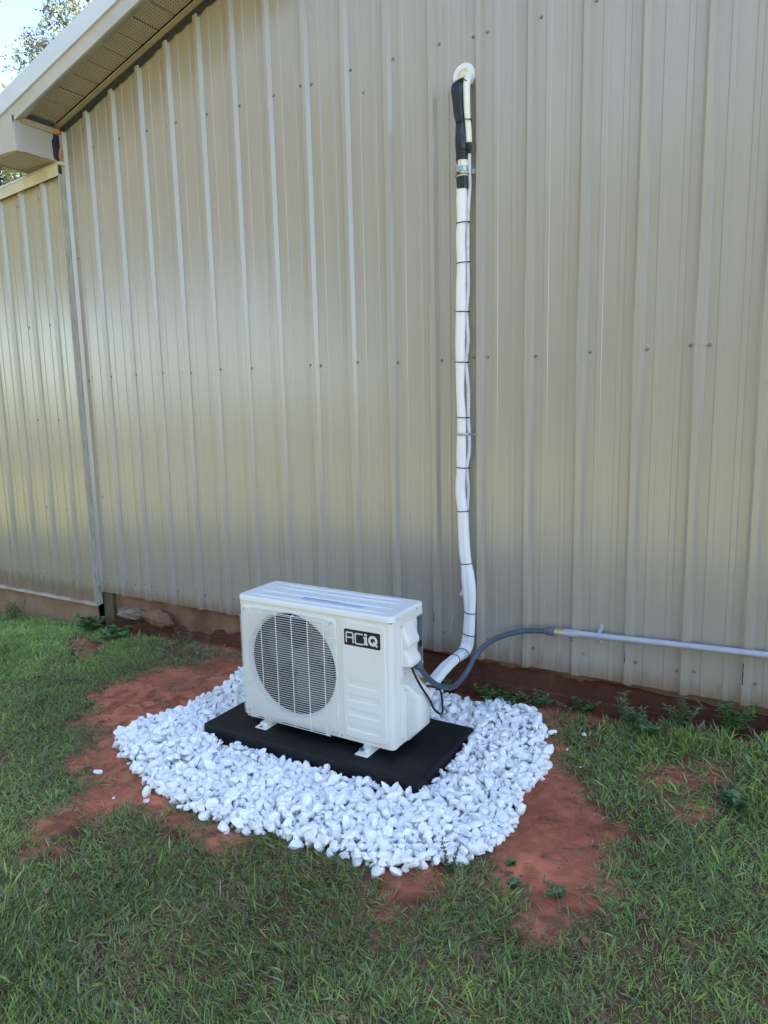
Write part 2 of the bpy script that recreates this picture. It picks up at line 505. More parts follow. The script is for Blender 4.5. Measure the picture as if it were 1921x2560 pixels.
def ground_z(x, y, fine=True):
    x = np.asarray(x, float); y = np.asarray(y, float)
    near = sstep(y, -0.7, -0.02)
    wz = np.interp(x, [-6, -2.15, -1.0, -0.2, 0.25, 1.8, 2.2, 2.6, 3.05, 8], [-.46, -.42, -.355, -.315, -.295, -.295, -.258, -.240, -.205, -.20])
    base = -0.335 + 0.0 * x - 0.03 * sstep(-x, -0.2, 3) + 0.006 * np.clip(y + 1.0, -2.5, 0)
    z = base * (1 - near) + wz * near
    z = z + (fbm(x, y, 1.3, 21) - 0.5) * 0.02
    if fine:
        z = z + (fbm(x, y, 9, 22, 3) - 0.5) * 0.018 + (fbm(x, y, 30, 23, 2) - 0.5) * 0.007
    # bank of clay under the wall
    top = np.interp(x, [-0.95, -0.85, 0.1, 0.35, 1.5, 2.2, 3.2, 8], [-.5, -.21, -.20, -.14, -.125, -.12, -.145, -.14]) + (fbm(x, x * 0, 6, 31) - 0.5) * 0.035
    w = sstep(y + (fbm(x, y, 9, 33) - 0.5) * 0.045 + (fbm(x, y, 40, 34) - 0.5) * 0.02, -0.022, 0.045)
    w = np.where(x > -0.93, w, 0)
    top = np.maximum(top, z)
    rough = (fbm(x, z + y * 9 + x, 22, 35) - 0.5) * 0.05
    z = z * (1 - w) + top * w + rough * w * (1 - w) * 3
    return z

def axis_coords(lo, hi, step, far, g=1.35):
    c = list(np.arange(lo, hi + 1e-6, step)); s = step; x = lo
    L = []
    while x > -far:
        s *= g; x -= s; L.append(x)
    s = step; x = hi; Rr = []
    while x < far:
        s *= g; x += s; Rr.append(x)
    return np.array(L[::-1] + c + Rr)
gx = axis_coords(-2.4, 3.6, 0.013, 400)
gy0 = axis_coords(-2.6, -0.14, 0.013, 400)
gy0 = gy0[gy0 <= -0.136]
gy1 = np.arange(-0.13, 0.10, 0.006)
gy2 = []
s_, y_ = 0.03, 0.11
while y_ < 400:
    gy2.append(y_); s_ *= 1.4; y_ += s_
gy = np.concatenate([gy0, gy1, gy2])
GX, GY = np.meshgrid(gx, gy, indexing='ij')
inr = (GX > -7) & (GX < 12) & (GY > -8) & (GY < 14)
GZ = np.where(inr, ground_z(GX, GY), -0.40)
under = (GY > 0.09) & (GX > -0.9) & (GX < 12)
GZ = np.where(under & (GY > 0.12), -0.35, GZ)
da = dirt_amount(np.where(inr, GX, 0), np.where(inr, GY, -5))
da = np.where(inr, da, 0.0)
n1 = fbm(GX, GY, 5, 41)[..., None]; n2 = fbm(GX, GY, 30, 44)[..., None]
clay = np.array([0.460, 0.154, 0.085]) * (0.72 + 0.5 * n1) * (0.85 + 0.3 * n2)
clay = clay * (1 - 0.25 * sstep(fbm(GX, GY, 2.2, 47), 0.5, 0.75))[..., None]
pale = sstep(fbm(GX, GY, 3, 49), 0.58, 0.8)[..., None]
clay = clay * (1 - 0.4 * pale) + np.array([0.30, 0.15, 0.10]) * 0.4 * pale
chalk = sstep(0.16 - np.hypot((GX - 0.37) * 0.8, (GY + 0.42) * 1.1) , 0.0, 0.12) * sstep(fbm(GX, GY, 24, 51), 0.45, 0.75)
clay = clay * (1 - 0.5 * chalk[..., None]) + np.array([0.48, 0.35, 0.33]) * 0.5 * chalk[..., None]
soil = np.array([0.130, 0.072, 0.042]) * (0.6 + 0.8 * n2)
lawn = np.array([0.150, 0.140, 0.062]) * (0.7 + 0.6 * n1)
farm = sstep(np.maximum(np.maximum(np.abs(GX - 0.9) - 3.6, -GY - 3.2), GY - 0.3), 0, 0.5)[..., None]
soil = soil * (1 - farm) + lawn * farm
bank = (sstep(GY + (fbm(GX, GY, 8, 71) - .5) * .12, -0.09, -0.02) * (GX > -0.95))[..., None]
clay = clay * (1 - bank) + clay * np.array([0.22, 0.25, 0.27]) * bank  # shade of the recess under the wall, painted into the bank's clay colour
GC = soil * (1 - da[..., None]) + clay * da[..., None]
nx_, ny_ = GX.shape
idx = np.arange(nx_ * ny_).reshape(nx_, ny_)
quads = np.stack([idx[:-1, :-1], idx[1:, :-1], idx[1:, 1:], idx[:-1, 1:]], -1).reshape(-1, 4)

def fast_mesh(name, V, F, mat, tint=None, smooth=False):
    """V Nx3, F list of (faces array n x k)"""
    me = D.meshes.new(name)
    V = np.asarray(V, np.float32)
    fl = F if isinstance(F, list) else [F]
    me.vertices.add(len(V)); me.vertices.foreach_set('co', V.ravel())
    loops = np.concatenate([f.ravel() for f in fl]).astype(np.int32)
    tot = np.concatenate([np.full(len(f), f.shape[1]) for f in fl]).astype(np.int32)
    st = np.concatenate([[0], np.cumsum(tot)[:-1]]).astype(np.int32)
    me.loops.add(len(loops)); me.loops.foreach_set('vertex_index', loops)
    me.polygons.add(len(tot)); me.polygons.foreach_set('loop_start', st); me.polygons.foreach_set('loop_total', tot)
    me.update(calc_edges=True)
    if tint is not None:
        a = me.color_attributes.new('tint', 'FLOAT_COLOR', 'POINT')
        t = np.ones((len(V), 4), np.float32); t[:, :3] = tint
        a.data.foreach_set('color', t.ravel())
    me.materials.append(mat)
    if smooth: me.shade_smooth()
    me.validate()
    o = D.objects.new(name, me); C.objects.link(o); ORG[o.name] = Vector((0, 0, 0))
    return o

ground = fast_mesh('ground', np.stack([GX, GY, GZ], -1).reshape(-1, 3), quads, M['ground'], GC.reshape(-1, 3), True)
tag(ground, 'red clay and dark soil ground in front of the tan metal wall', None, None, 'structure')

# ------------------------------------------------------------------ main building
S = 0.2286
main = empty('metal_building', (3.0, 0.0, -0.1), 'tall tan ribbed metal building with sloping gable eave', 'building')
PEAKX, XL, XR = 4.5, -0.95, 9.95
def rakez(x, c=0.0):
    return 3.084 + c + 0.313 * (x if x < PEAKX else 2 * PEAKX - x)

def profile(first, last, off=0.0, ribh=0.019):
    """x,y points of a panel starting at rib centre `first` and ending at rib `last`"""
    pts = []
    k = first
    n = int(round((last - first) / S))
    for i in range(n + 1):
        r = first + i * S
        yo = -0.0012 if i == 0 else 0.0
        if i == 0:
            pts += [(r - 0.027, yo), (r - 0.0245, yo), (r - 0.012, -ribh + yo), (r - 0.0095, -ribh - 0.0008 + yo), (r + 0.0095, -ribh - 0.0008 + yo), (r + 0.012, -ribh + yo), (r + 0.0245, 0.0)]
        elif i == n:
            pts += [(r - 0.0245, 0.0), (r - 0.012, -ribh), (r + 0.006, -ribh)]
        else:
            pts += [(r - 0.0245, 0.0), (r - 0.012, -ribh), (r - 0.0095, -ribh - 0.0008), (r + 0.0095, -ribh - 0.0008), (r + 0.012, -ribh), (r + 0.0245, 0.0)]
        if i < n:
            for q in (1, 2):
                c = r + S * q / 3 + (-0.004 if q == 1 else 0.004)
                pts += [(c - 0.0125, 0.0), (c - 0.0098, -0.0029), (c + 0.0098, -0.0029), (c + 0.0125, 0.0)]
    return pts

def screw_mesh():
    b = MB()
    def ring(r, y, n=8): return [(r * math.cos(2 * math.pi * i / n), y, r * math.sin(2 * math.pi * i / n)) for i in range(n)]
    R = [ring(.0082, 0), ring(.0078, -.0018), ring(.0048, -.0022), ring(.0042, -.0062), ring(.0022, -.0074)]
    V = sum(R, []); F = []
    for a in range(4):
        for i in range(8):
            j = (i + 1) % 8
            F.append((a * 8 + i, a * 8 + j, (a + 1) * 8 + j, (a + 1) * 8 + i))
    F.append(tuple(range(32, 40)))
    me = D.meshes.new('screw'); me.from_pydata(V, [], F); me.materials.append(M['screw']); me.materials.append(M['washer']); me.update()
    for pl in me.polygons[:16]: pl.material_index = 1
    return me
SCREW = screw_mesh()
SCREW_BRIGHT = SCREW.copy(); SCREW_BRIGHT.name = 'bright_screw'
SCREW_BRIGHT.materials[0] = simple('bright_zinc', (0.72, 0.73, 0.74), 0.3, metal=0.6); SCREW_BRIGHT.materials[1] = simple('screw_flange', (0.45, 0.46, 0.47), 0.35, metal=0.6)
def add_screw(parent, x, y, z, s=1.0, rot=(0, 0, 0), name='screw', bright=False):
    o = D.objects.new(name, SCREW_BRIGHT if (name != 'screw' or bright) else SCREW); C.objects.link(o); o.parent = parent
    o.location = Vector((x, y, z)) - ORG[parent.name]
    s *= 0.86; o.scale = (s, s, s); o.rotation_euler = rot
    ORG[o.name] = Vector((x, y, z))
    return o

def panel(parent, first, last, zb, zt, xmin, xmax, y0, mat, seed, rows=1):
    pr = [p for p in profile(first, last) if xmin - 1e-6 <= p[0] <= xmax + 1e-6]
    if pr[0][0] > xmin + 0.004 and first < xmin: pr = [(xmin, 0.0)] + pr
    if pr[-1][0] < xmax - 0.004 and last > xmax: pr = pr + [(xmax, 0.0)]
    rr = random.Random(seed)
    V = []; n = len(pr)
    zs = [0.0, 0.12, 0.3, 0.55, 0.8, 1.0]
    for i, t in enumerate(zs):
        for (x, y) in pr:
            z = zb + (zt(x) - zb) * t + (rr.uniform(-.0008, .0008) if i == 0 else 0)
            V.append((x, y0 + y, z))
    F = []
    for i in range(len(zs) - 1):
        for j in range(n - 1):
            F.append((i * n + j, i * n + j + 1, (i + 1) * n + j + 1, (i + 1) * n + j))
    return mobj('wall_panel', V, F, mat, parent)

RIB0 = -0.034
panels = {}
for i, k0 in enumerate(range(-4, 44, 4)):
    a = RIB0 + k0 * S; b = RIB0 + (k0 + 4) * S
    p = panel(main, a, b, -0.096, lambda x: rakez(x), XL, XR, 0.0, M['wall'], k0)
    panels[k0] = p
def pan_for(x):
    k = int(math.floor((x - RIB0 + 0.03) / S / 4)) * 4
    return panels[max(-4, min(40, k))]
rows = [(1.323, [k for k in range(-3, 17) if k != 3], [0, 4, 8, 12, 16]),
        (2.662, range(-3, 17), [0, 4, 8, 12, 16]),
        (0.0, range(-3, 17), [0, 4, 8, 12, 16])]
for z, ks, laps in rows:
    for k in ks:
        x = k * S + random.uniform(-.004, .004)
        add_screw(pan_for(x), x, 0, z + random.uniform(-.008, .008), 1.0, (0, random.uniform(0, 1), 0))
    for k in laps:
        x = k * S - 0.066
        add_screw(pan_for(x - .0), x, 0, z + random.uniform(-.006, .006), 1.0)
for x, z in ((-0.905, 2.672), (-0.87, 2.70), (-0.90, 1.30), (-0.868, 1.322), (-0.91, 0.0), (-0.87, -0.002), (-0.62, -0.012), (-0.53, 0.0), (-0.29, -0.005), (-0.18, 0.004), (-0.862, 0.55), (-0.9, 2.05), (1.21, 2.555)):
    add_screw(pan_for(x), x, 0, z, 0.9)

# footing, foam closure, soffit, fascia, rake trim
f_ = MB(); f_.box(-0.84, 0.75, 0.020, 0.15, -0.6, -0.088); f_.box(0.75, XR, 0.040, 0.15, -0.6, -0.088)
f_.build('foundation', M['footing'], main)
cl = MB()
xs = np.arange(XL, 9.95, 0.045)
rr_ = random.Random(5)
P1 = [(x, rakez(x, -0.012) + rr_.uniform(-.006, .010)) for x in xs]
V = []
for x, z in P1: V += [(x, -0.010, z), (x, -0.016, rakez(x, 0.040))]
F = [(2 * i, 2 * i + 2, 2 * i + 3, 2 * i + 1) for i in range(len(P1) - 1)]
mobj('closure_strip', V, F, M['closure'], main)
def slope_prism(x0, x1, c0, c1, y0, y1, name, mat, parent, c0b=None, c1b=None):
    """bar following the rake: between offsets c0 (bottom) and c1 (top) of the rake line; optional other offsets at y1"""
    c0b = c0 if c0b is None else c0b; c1b = c1 if c1b is None else c1b
    V = []
    for x in (x0, x1):
        V += [(x, y0, rakez(x, c0)), (x, y1, rakez(x, c0b)), (x, y1, rakez(x, c1b)), (x, y0, rakez(x, c1))]
    F = [(0, 1, 2, 3), (7, 6, 5, 4), (0, 4, 5, 1), (1, 5, 6, 2), (2, 6, 7, 3), (3, 7, 4, 0)]
    return fix_normals(mobj(name, V, F, mat, parent))
for (xa, xb) in ((XL - 0.02, PEAKX), (PEAKX, XR + 0.02)):
    slope_prism(xa, xb, 0.028, 0.048, -0.030, -0.0165, 'soffit_channel', M['soffitplain'], main)
    slope_prism(xa, xb, 0.030, 0.036, -0.048, -0.030, 'soffit_channel', M['soffitplain'], main)
    slope_prism(xa, xb, 0.062, 0.070, -0.225, -0.002, 'soffit_backing', M['dark'], main)
    slope_prism(xa - 0.33, xb, -0.018, 0.060, -0.322, -0.310, 'fascia', M['trim'], main)
    slope_prism(xa, xb, -0.018, -0.010, -0.310, -0.222, 'fascia_lip', M['trim'], main, 0.040, 0.048)
    slope_prism(xa - 0.35, xb, 0.062, 0.166, -0.334, -0.311, 'rake_trim', M['trimw'], main)
    # roof sheet
x = XL + 0.005
first = -0.795
ks = []
xx = first
while xx - 0.126 > XL - 0.1: xx -= 0.126
while xx < 1.2:
    a = max(xx + 0.005, XL + 0.002); b = xx + 0.121
    if b > a + 0.02:
        ps = MB()
        V = []
        for X in (a, b):
            for (yy) in (-0.222, -0.048):
                V.append((X, yy, rakez(X, 0.046)))
        for X in (a, b):
            for (yy) in (-0.222, -0.048):
                V.append((X, yy, rakez(X, 0.060)))
        mobj('soffit_panel', V, [(0, 1, 3, 2), (4, 6, 7, 5), (0, 2, 6, 4), (1, 5, 7, 3), (0, 4, 5, 1), (2, 3, 7, 6)], M['soffit'], main)
    xx += 0.126
slope_prism(xx + 0.005, PEAKX, 0.046, 0.060, -0.222, -0.048, 'soffit_panel', M['soffit'], main)
slope_prism(PEAKX, XR, 0.046, 0.060, -0.222, -0.048, 'soffit_panel', M['soffit'], main)
# fascia joint
V = []
# roof slabs
for sgn in (0, 1):
    xa, xb = (-1.33, PEAKX) if sgn == 0 else (PEAKX, 10.33)
    V = []
    for X in (xa, xb):
        for Y in (-0.325, 12.3):
            V += [(X, Y, rakez(X, 0.158)), (X, Y, rakez(X, 0.172))]
    F = [(0, 1, 3, 2), (4, 6, 7, 5), (0, 4, 5, 1), (2, 3, 7, 6), (0, 2, 6, 4), (1, 5, 7, 3)]
    fix_normals(mobj('roof', V, F, M['trimw'], main))
# walls that close the volume
for xa in (XL, XR - 0.05):
    bx = MB(); bx.box(xa, xa + 0.05, 0.03, 12.0, -0.3, 2.85); bx.build('side_wall', M['wall'], main)
V = [(XL, 12, -0.3), (XR, 12, -0.3), (XR, 12, rakez(XR)), (PEAKX, 12, rakez(PEAKX)), (XL, 12, rakez(XL))]
mobj('rear_wall', V, [(0, 1, 2, 3, 4)], M['wall'], main)

# boxed eave return at the corner
eb = MB()
V = [(-1.30, -0.322, 2.612), (-0.95, -0.322, 2.612), (-0.95, -0.322, rakez(-0.95, -0.018)), (-1.30, -0.322, rakez(-1.30, -0.018)),
     (-1.30, -0.306, 2.612), (-0.95, -0.306, 2.612), (-0.95, -0.306, rakez(-0.95, -0.018)), (-1.30, -0.306, rakez(-1.30, -0.018))]
F = [(0, 1, 2, 3), (7, 6, 5, 4), (0, 4, 5, 1), (1, 5, 6, 2), (2, 6, 7, 3), (3, 7, 4, 0)]
fix_normals(mobj('eave_face', V, F, M['trim'], main))
e2 = MB(); e2.box(-0.962, -0.948, -0.322, -0.050, 2.612, 2.80); e2.build('eave_side', M['trim'], main)
e3 = MB(); e3.box(-0.9475, -0.942, -0.326, -0.285, 2.606, 2.765); e3.box(-0.99, -0.9475, -0.327, -0.3225, 2.606, 2.752); e3.build('corner_trim', M['trim'], main)
e4 = MB(); e4.box(-0.9475, -0.940, -0.28, -0.04, 2.765, 2.795); e4.build('eave_trim', M['soffitplain'], main)
y = -0.305
while y < 3.0:
    q = MB(); q.box(-1.285, -0.965, y + 0.004, min(y + 0.235, 3.0), 2.614, 2.622); q.build('eave_soffit_panel', M['soffit'], main)
    y += 0.24
q = MB(); q.box(-1.30, -1.285, -0.305, 12, 2.606, 2.70); q.box(-0.975, -0.965, -0.305, 0.0, 2.606, 2.612); q.box(-1.30, -0.95, -0.308, -0.304, 2.606, 2.612); q.build('eave_soffit_edge', M['soffitplain'], main)
q = MB(); q.box(-1.284, -0.965, -0.30, 12, 2.626, 2.634); q.build('eave_backing', M['dark'], main)
q = MB(); q.box(-1.335, -1.305, -0.322, 12.2, 2.63, 2.79); q.build('eave_fascia', M['trimw'], main)

def blob(c, r, seed, sub=2, amp=0.25, sc=(1, 1, 1)):
    import bmesh
    bm = bmesh.new(); bmesh.ops.create_icosphere(bm, subdivisions=sub, radius=1)
    rn = random.Random(seed)
    ph = [rn.uniform(0, 6) for _ in range(6)]
    V = []
    for v in bm.verts:
        p = v.co; k = 1 + amp * (math.sin(3 * p.x + ph[0]) * math.cos(4 * p.y + ph[1]) + 0.6 * math.sin(7 * p.z + ph[2] + 3 * p.x) + 0.3 * math.sin(11 * p.y + ph[3]))
        V.append((c[0] + p.x * r * k * sc[0], c[1] + p.y * r * k * sc[1], c[2] + p.z * r * k * sc[2]))
    F = [[w.index for w in f.verts] for f in bm.faces]
    bm.free(); return V, F
V, F = blob((-0.942, -0.048, 2.782), 0.020, 3, 3, 0.2, (0.8, 1.2, 0.8)); mobj('sealant_foam', V, F, M['foam'], main, True)
V, F = blob((-0.940, -0.040, 2.652), 0.015, 5, 3, 0.15, (0.6, 0.8, 2.6)); mobj('sealant_foam', V, F, M['foam'], main, True)
V, F = blob((-0.944, -0.062, 2.692), 0.021, 9, 3, 0.22, (0.30, 1.1, 3.3)); mobj('dark_recess', V, F, M['navy'], main, True)  # navy blob standing in for the dark recess beside the foam
q = MB(); q.box(-0.975, -0.9475, -0.052, -0.008, 2.60, 2.80); q.build('corner_gap', M['dark'], main)
# weathered corner strip of the main wall
rn = random.Random(12)
zs = np.arange(-0.05, 2.80, 0.035)
V = []; F = []
for z in zs:
    a = -0.9475; b = -0.9425 + rn.uniform(-.0022, .0022)
    V += [(a, -0.0338, z), (b, -0.0335 + rn.uniform(0, .002), z), (b + 0.003, -0.001, z)]
for i in range(len(zs) - 1):
    F += [(3 * i, 3 * i + 1, 3 * i + 4, 3 * i + 3), (3 * i + 1, 3 * i + 2, 3 * i + 5, 3 * i + 4)]
mobj('corner_strip', V, F, M['trimedge'], main)

# ------------------------------------------------------------------ annex
annex = empty('annex_building', (-2.0, 0.0, -0.2), 'lower yellowish tan metal annex joining the tall wall at its corner', 'building')
AR = -1.139
def annexz(x): return 2.612 + 0.083 * x
k = 0
apan = []
for j in range(5):
    b = AR + S - j * 4 * S; a = b - 4 * S
    zt = (lambda x: annexz(x) + 0.005)
    p = panel(annex, a, b, -0.165, zt, -5.0, -0.957, -0.032, M['annex'], 100 + j)
    apan.append(p)
def apan_for(x):
    j = int(max(0, min(4, math.floor((AR + S - x) / (4 * S))))); return apan[j]
for z in (1.052, 1.662, 0.455, -0.12, 2.44):
    for i in range(0, 8):
        x = -0.975 - i * 0.2213
        zz = z + (0.083 * (x + 1.2) if z > 2 else 0)
        add_screw(apan_for(x), x, -0.032, zz, 0.95)
V = []
for X in (-5.0, -0.945):
    zb = 2.609 + 0.083 * X
    V += [(X, -0.068, zb), (X, -0.060, zb), (X, -0.060, zb + 0.062), (X, -0.066, zb + 0.062)]
F = [(0, 1, 2, 3), (7, 6, 5, 4), (0, 4, 5, 1), (1, 5, 6, 2), (2, 6, 7, 3), (3, 7, 4, 0)]
fix_normals(mobj('rake_trim', V, F, M['annextrim'], annex))
V = []
for X in (-5.0, -0.93):
    zb = 2.671 + 0.083 * X
    V += [(X, -0.070, zb), (X, 12, zb), (X, 12, zb + 0.016), (X, -0.062, zb + 0.018)]
fix_normals(mobj('roof', V, F, M['annextrim'], annex))
q = MB(); q.box(-5.0, -0.945, -0.052, -0.030, -0.184, -0.166); q.build('base_trim', simple('base_trim', (0.55, 0.52, 0.46), 0.5, col2=(0.36, 0.22, 0.15), vscale=8), annex)
q = MB(); q.box(-0.957, -0.948, -0.056, -0.0, -0.18, 2.545); q.build('edge_trim', M['trimedge'], annex)
# stucco foundation with uneven face
xs = np.arange(-5.0, -0.955, 0.05); zs = np.arange(-0.62, -0.15, 0.03)
V = []; F = []
for i, x in enumerate(xs):
    for j, z in enumerate(zs):
        V.append((x, -0.012 + 0.02 * float(fbm(x, z, 9, 61)) + 0.008 * float(fbm(x, z, 30, 62)) - 0.012 * max(0, -z - 0.3), min(z, -0.16)))
nz = len(zs)
for i in range(len(xs) - 1):
    for j in range(nz - 1):
        F.append((i * nz + j, (i + 1) * nz + j, (i + 1) * nz + j + 1, i * nz + j + 1))
mobj('foundation', V, F, M['stucco'], annex, True)
q = MB(); q.box(-5.0, -4.95, 0, 12, -0.5, 2.2); q.box(-5.0, -0.96, 11.95, 12, -0.5, 2.2); q.build('rear_wall', M['annex'], annex)

for i, (k, z, h) in enumerate(((7, .055, .05), (8, .02, .07), (9, .04, .05), (10, .06, .035), (11, .0, .06), (12, -.005, .075), (13, -.01, .09), (8, .19, .05), (6, .10, .03))):
    xr = RIB0 + k * S; rn = random.Random(40 + i); V = []; F = []
    for j in range(7):
        zz = z + h * j / 6; w_ = .0006 + .0022 * rn.random()
        V += [(xr - .0105 - w_, -.0196, zz), (xr - .0100 + w_ * .6, -.0203, zz)]
    F = [(2 * j, 2 * j + 1, 2 * j + 3, 2 * j + 2) for j in range(6)]
    mobj('scuff_mark', V, F, M['dark'], pan_for(xr))

# wooden post and broken concrete
q = MB(); q.box(-0.945, -0.855, 0.004, 0.09, -0.42, -0.09, 0.004)
tag(q.build('wooden_post', M['wood'], None, 30, (-0.9, 0.03, -0.4)), 'weathered olive wooden post stub under the corner of the metal building', 'post')
def chunk(c, dims, seed, name, label, mat):
    V, F = blob((0, 0, 0), 1, seed, 4, 0.10)
    V = np.array(V); rn = np.random.default_rng(seed)
    for _ in range(9):
        d = rn.normal(size=3); d /= np.linalg.norm(d); h = rn.uniform(0.6, 0.85)
        e = V @ d; V = V - np.outer(np.maximum(e - h, 0), d)
    V = V + 0.22 * (np.stack([fbm(V[:, 0] + V[:, 2] * 2, V[:, 1] + V[:, 2], 4, 70 + i, 5) for i in range(3)], -1) - 0.5) * 2
    V = V * np.array(dims) + np.array(c)
    o = mobj(name, V, F, mat, None, 30, c)
    return tag(o, label, 'rubble')
chunk((-0.68, -0.005, -0.205), (0.150, 0.055, 0.042), 4, 'concrete_chunk', 'pale broken concrete chunk wedged beside the wooden post under the wall', M['concrete'])
chunk((-0.42, 0.000, -0.215), (0.150, 0.050, 0.055), 8, 'clay_lump', 'reddish lump of clay crusted footing right of the pale concrete chunk', M['footing'])

# ------------------------------------------------------------------ pad
q = MB(); q.box(PADX0, PADX1, PADY0, PADY1, PADZ0 - 0.02, PADZ1, 0.008)
pad = empty('equipment_pad', (1.4, -0.65, PADZ0), 'black rectangular equipment pad set in the white stones under the condenser', 'pad')
q.build('slab', M['pad'], pad, 40)
q = MB(); q.box(1.345, 1.349, PADY0 - 0.0012, PADY0 + 0.001, PADZ0, PADZ1 - 0.006); q.box(1.349, 1.86, PADY0 - 0.0015, PADY0 + 0.001, -0.292, -0.290)
q.build('mould_seam', M['dark'], pad)

# ------------------------------------------------------------------ condenser
ac = empty('outdoor_condenser', (1.386, -0.67, PADZ1), 'white mini split condenser with round fan behind a wire grille', 'air conditioner')
X0, X1, YF, YB, ZB, ZT = 1.003, 1.769, -0.800, -0.545, -0.220, 0.298
FCX, FCZ, FR = 1.277, 0.048, 0.2200
def loop_rect(x0, x1, z0, z1, n, cx, cz):
    pts = []
    for i in range(n):
        t = 2 * math.pi * (i + 0.5) / n; dx, dz = math.cos(t), math.sin(t)
        s = 1e9
        if dx > 1e-9: s = min(s, (x1 - cx) / dx)
        if dx < -1e-9: s = min(s, (x0 - cx) / dx)
        if dz > 1e-9: s = min(s, (z1 - cz) / dz)
        if dz < -1e-9: s = min(s, (z0 - cz) / dz)
        pts.append((cx + dx * s, cz + dz * s))
    # snap the nearest points to the corners
    for cxx, czz in ((x0, z0), (x0, z1), (x1, z0), (x1, z1)):
        k = min(range(n), key=lambda i: (pts[i][0] - cxx) ** 2 + (pts[i][1] - czz) ** 2); pts[k] = (cxx, czz)
    return pts
n = 72
out = loop_rect(X0 + 0.014, 1.532, ZB, ZT, n, FCX, FCZ)
V = [(x, YF, z) for x, z in out] + [(FCX + FR * 1.06 * math.cos(2 * math.pi * (i + .5) / n), YF, FCZ + FR * 1.06 * math.sin(2 * math.pi * (i + .5) / n)) for i in range(n)]
F = [(i, (i + 1) % n, n + (i + 1) % n, n + i) for i in range(n)]
# bell mouth
rings = [(1.04, 0.001), (1.015, 0.005), (1.0, 0.013), (1.0, 0.020)]
base = n
for r, dy in rings:
    o = len(V)
    V += [(FCX + FR * r * math.cos(2 * math.pi * (i + .5) / n), YF + dy, FCZ + FR * r * math.sin(2 * math.pi * (i + .5) / n)) for i in range(n)]
    F += [(base + i, base + (i + 1) % n, o + (i + 1) % n, o + i) for i in range(n)]
    base = o
fix_normals(mobj('front_panel', V, F, M['white'], ac, 35))
# left corner and side
def col_sweep(pts, z0, z1, name, mat, parent, smooth=30):
    V = []; nn = len(pts)
    for z in (z0, z1): V += [(x, y, z) for x, y in pts]
    return mobj(name, V, [(i, i + 1, nn + i + 1, nn + i) for i in range(nn - 1)], mat, parent, smooth)
lp = [(X0, YB)] + [(X0 + 0.014 - 0.014 * math.cos(a), YF + 0.014 - 0.014 * math.sin(a)) for a in np.linspace(0, math.pi / 2, 6)]
col_sweep(lp, ZB, ZT, 'left_side', M['white'], ac)
rc = 0.020
rp = [(1.532, YF), (X1 - rc, YF)] + [(X1 - rc + rc * math.sin(a), YF + rc - rc * math.cos(a)) for a in np.linspace(0.15, math.pi / 2, 7)]
rp += [(X1, -0.765), (X1 - 0.003, -0.763), (X1 - 0.003, -0.758), (X1, -0.756), (X1, -0.750), (X1 - 0.004, -0.748), (X1 - 0.004, -0.742), (X1 - 0.001, -0.740), (X1 - 0.001, YB)]
col_sweep(rp, ZB, ZT, 'service_panel', M['white'], ac)
q = MB(); q.box(X0 + 0.002, X1 - 0.002, YB - 0.001, YB + 0.003, ZB, ZT); q.build('rear_panel', M['coil'], ac)
q = MB(); q.box(X0 + 0.002, X1 - 0.004, YF + 0.004, YB, ZB, ZB + 0.012); q.build('base_pan', M['white'], ac)
q = MB(); q.box(1.525, 1.529, YF + 0.003, YB, ZB + 0.01, ZT - 0.002); q.build('partition', M['dark'], ac)
# coil and interior
V = []; F = []
for r_, yy in ((1.000, YF + 0.019), (1.002, YB - 0.055)):
    V += [(FCX + FR * r_ * math.cos(2 * math.pi * i / 48), yy, FCZ + FR * r_ * math.sin(2 * math.pi * i / 48)) for i in range(48)]
F = [(i, (i + 1) % 48, 48 + (i + 1) % 48, 48 + i) for i in range(48)]
mobj('dark_fan_liner', V, F, M['black'], ac, True)  # black liner added to paint the fan opening's inside dark
q = MB()
q.box(X0 + 0.012, 1.52, YB - 0.045, YB - 0.02, ZB + 0.012, ZT - 0.01)
q.build('coil', M['coil'], ac)
q = MB()
for i in range(70):
    x = X0 + 0.02 + i * 0.0072; q.box(x, x + 0.0012, YB - 0.05, YB - 0.045, ZB + 0.02, ZT - 0.012)
o = q.build('coil_fins', M['coil'], ac); o['kind'] = 'stuff'
q = MB(); q.box(1.325, 1.352, -0.62, -0.606, ZB + 0.012, ZT - 0.012); q.box(1.235, 1.262, -0.62, -0.606, ZB + 0.012, ZT - 0.012); q.box(1.24, 1.35, -0.64, -0.606, 0.0, 0.10, 0.006); q.build('motor_bracket', M['bracket'], ac)
# fan
fan = None
V, F = tube([(FCX, -0.745, FCZ), (FCX, -0.74, FCZ), (FCX, -0.66, FCZ)], [0.044, 0.052, 0.052], 24)
fan = mobj('fan', V, F, M['fan'], ac, 35)
for b in range(3):
    V = []; F = []
    a0 = b * 2 * math.pi / 3 + 0.35
    na, nr = 9, 7
    for i in range(na):
        for j in range(nr):
            s = i / (na - 1); r = 0.045 + (0.200 - 0.045) * (j / (nr - 1))
            a = a0 + (s - 0.2) * (0.95 + 0.25 * math.sin(r * 12)) + 0.30 * (r / 0.2) ** 2
            V.append((FCX + r * math.cos(a), -0.725 + 0.06 * s - 0.01 * math.sin(s * 3.1), FCZ + r * math.sin(a)))
    for i in range(na - 1):
        for j in range(nr - 1):
            F.append((i * nr + j, i * nr + j + 1, (i + 1) * nr + j + 1, (i + 1) * nr + j))
    mobj('blade', V, F, M['fan'], fan, True)

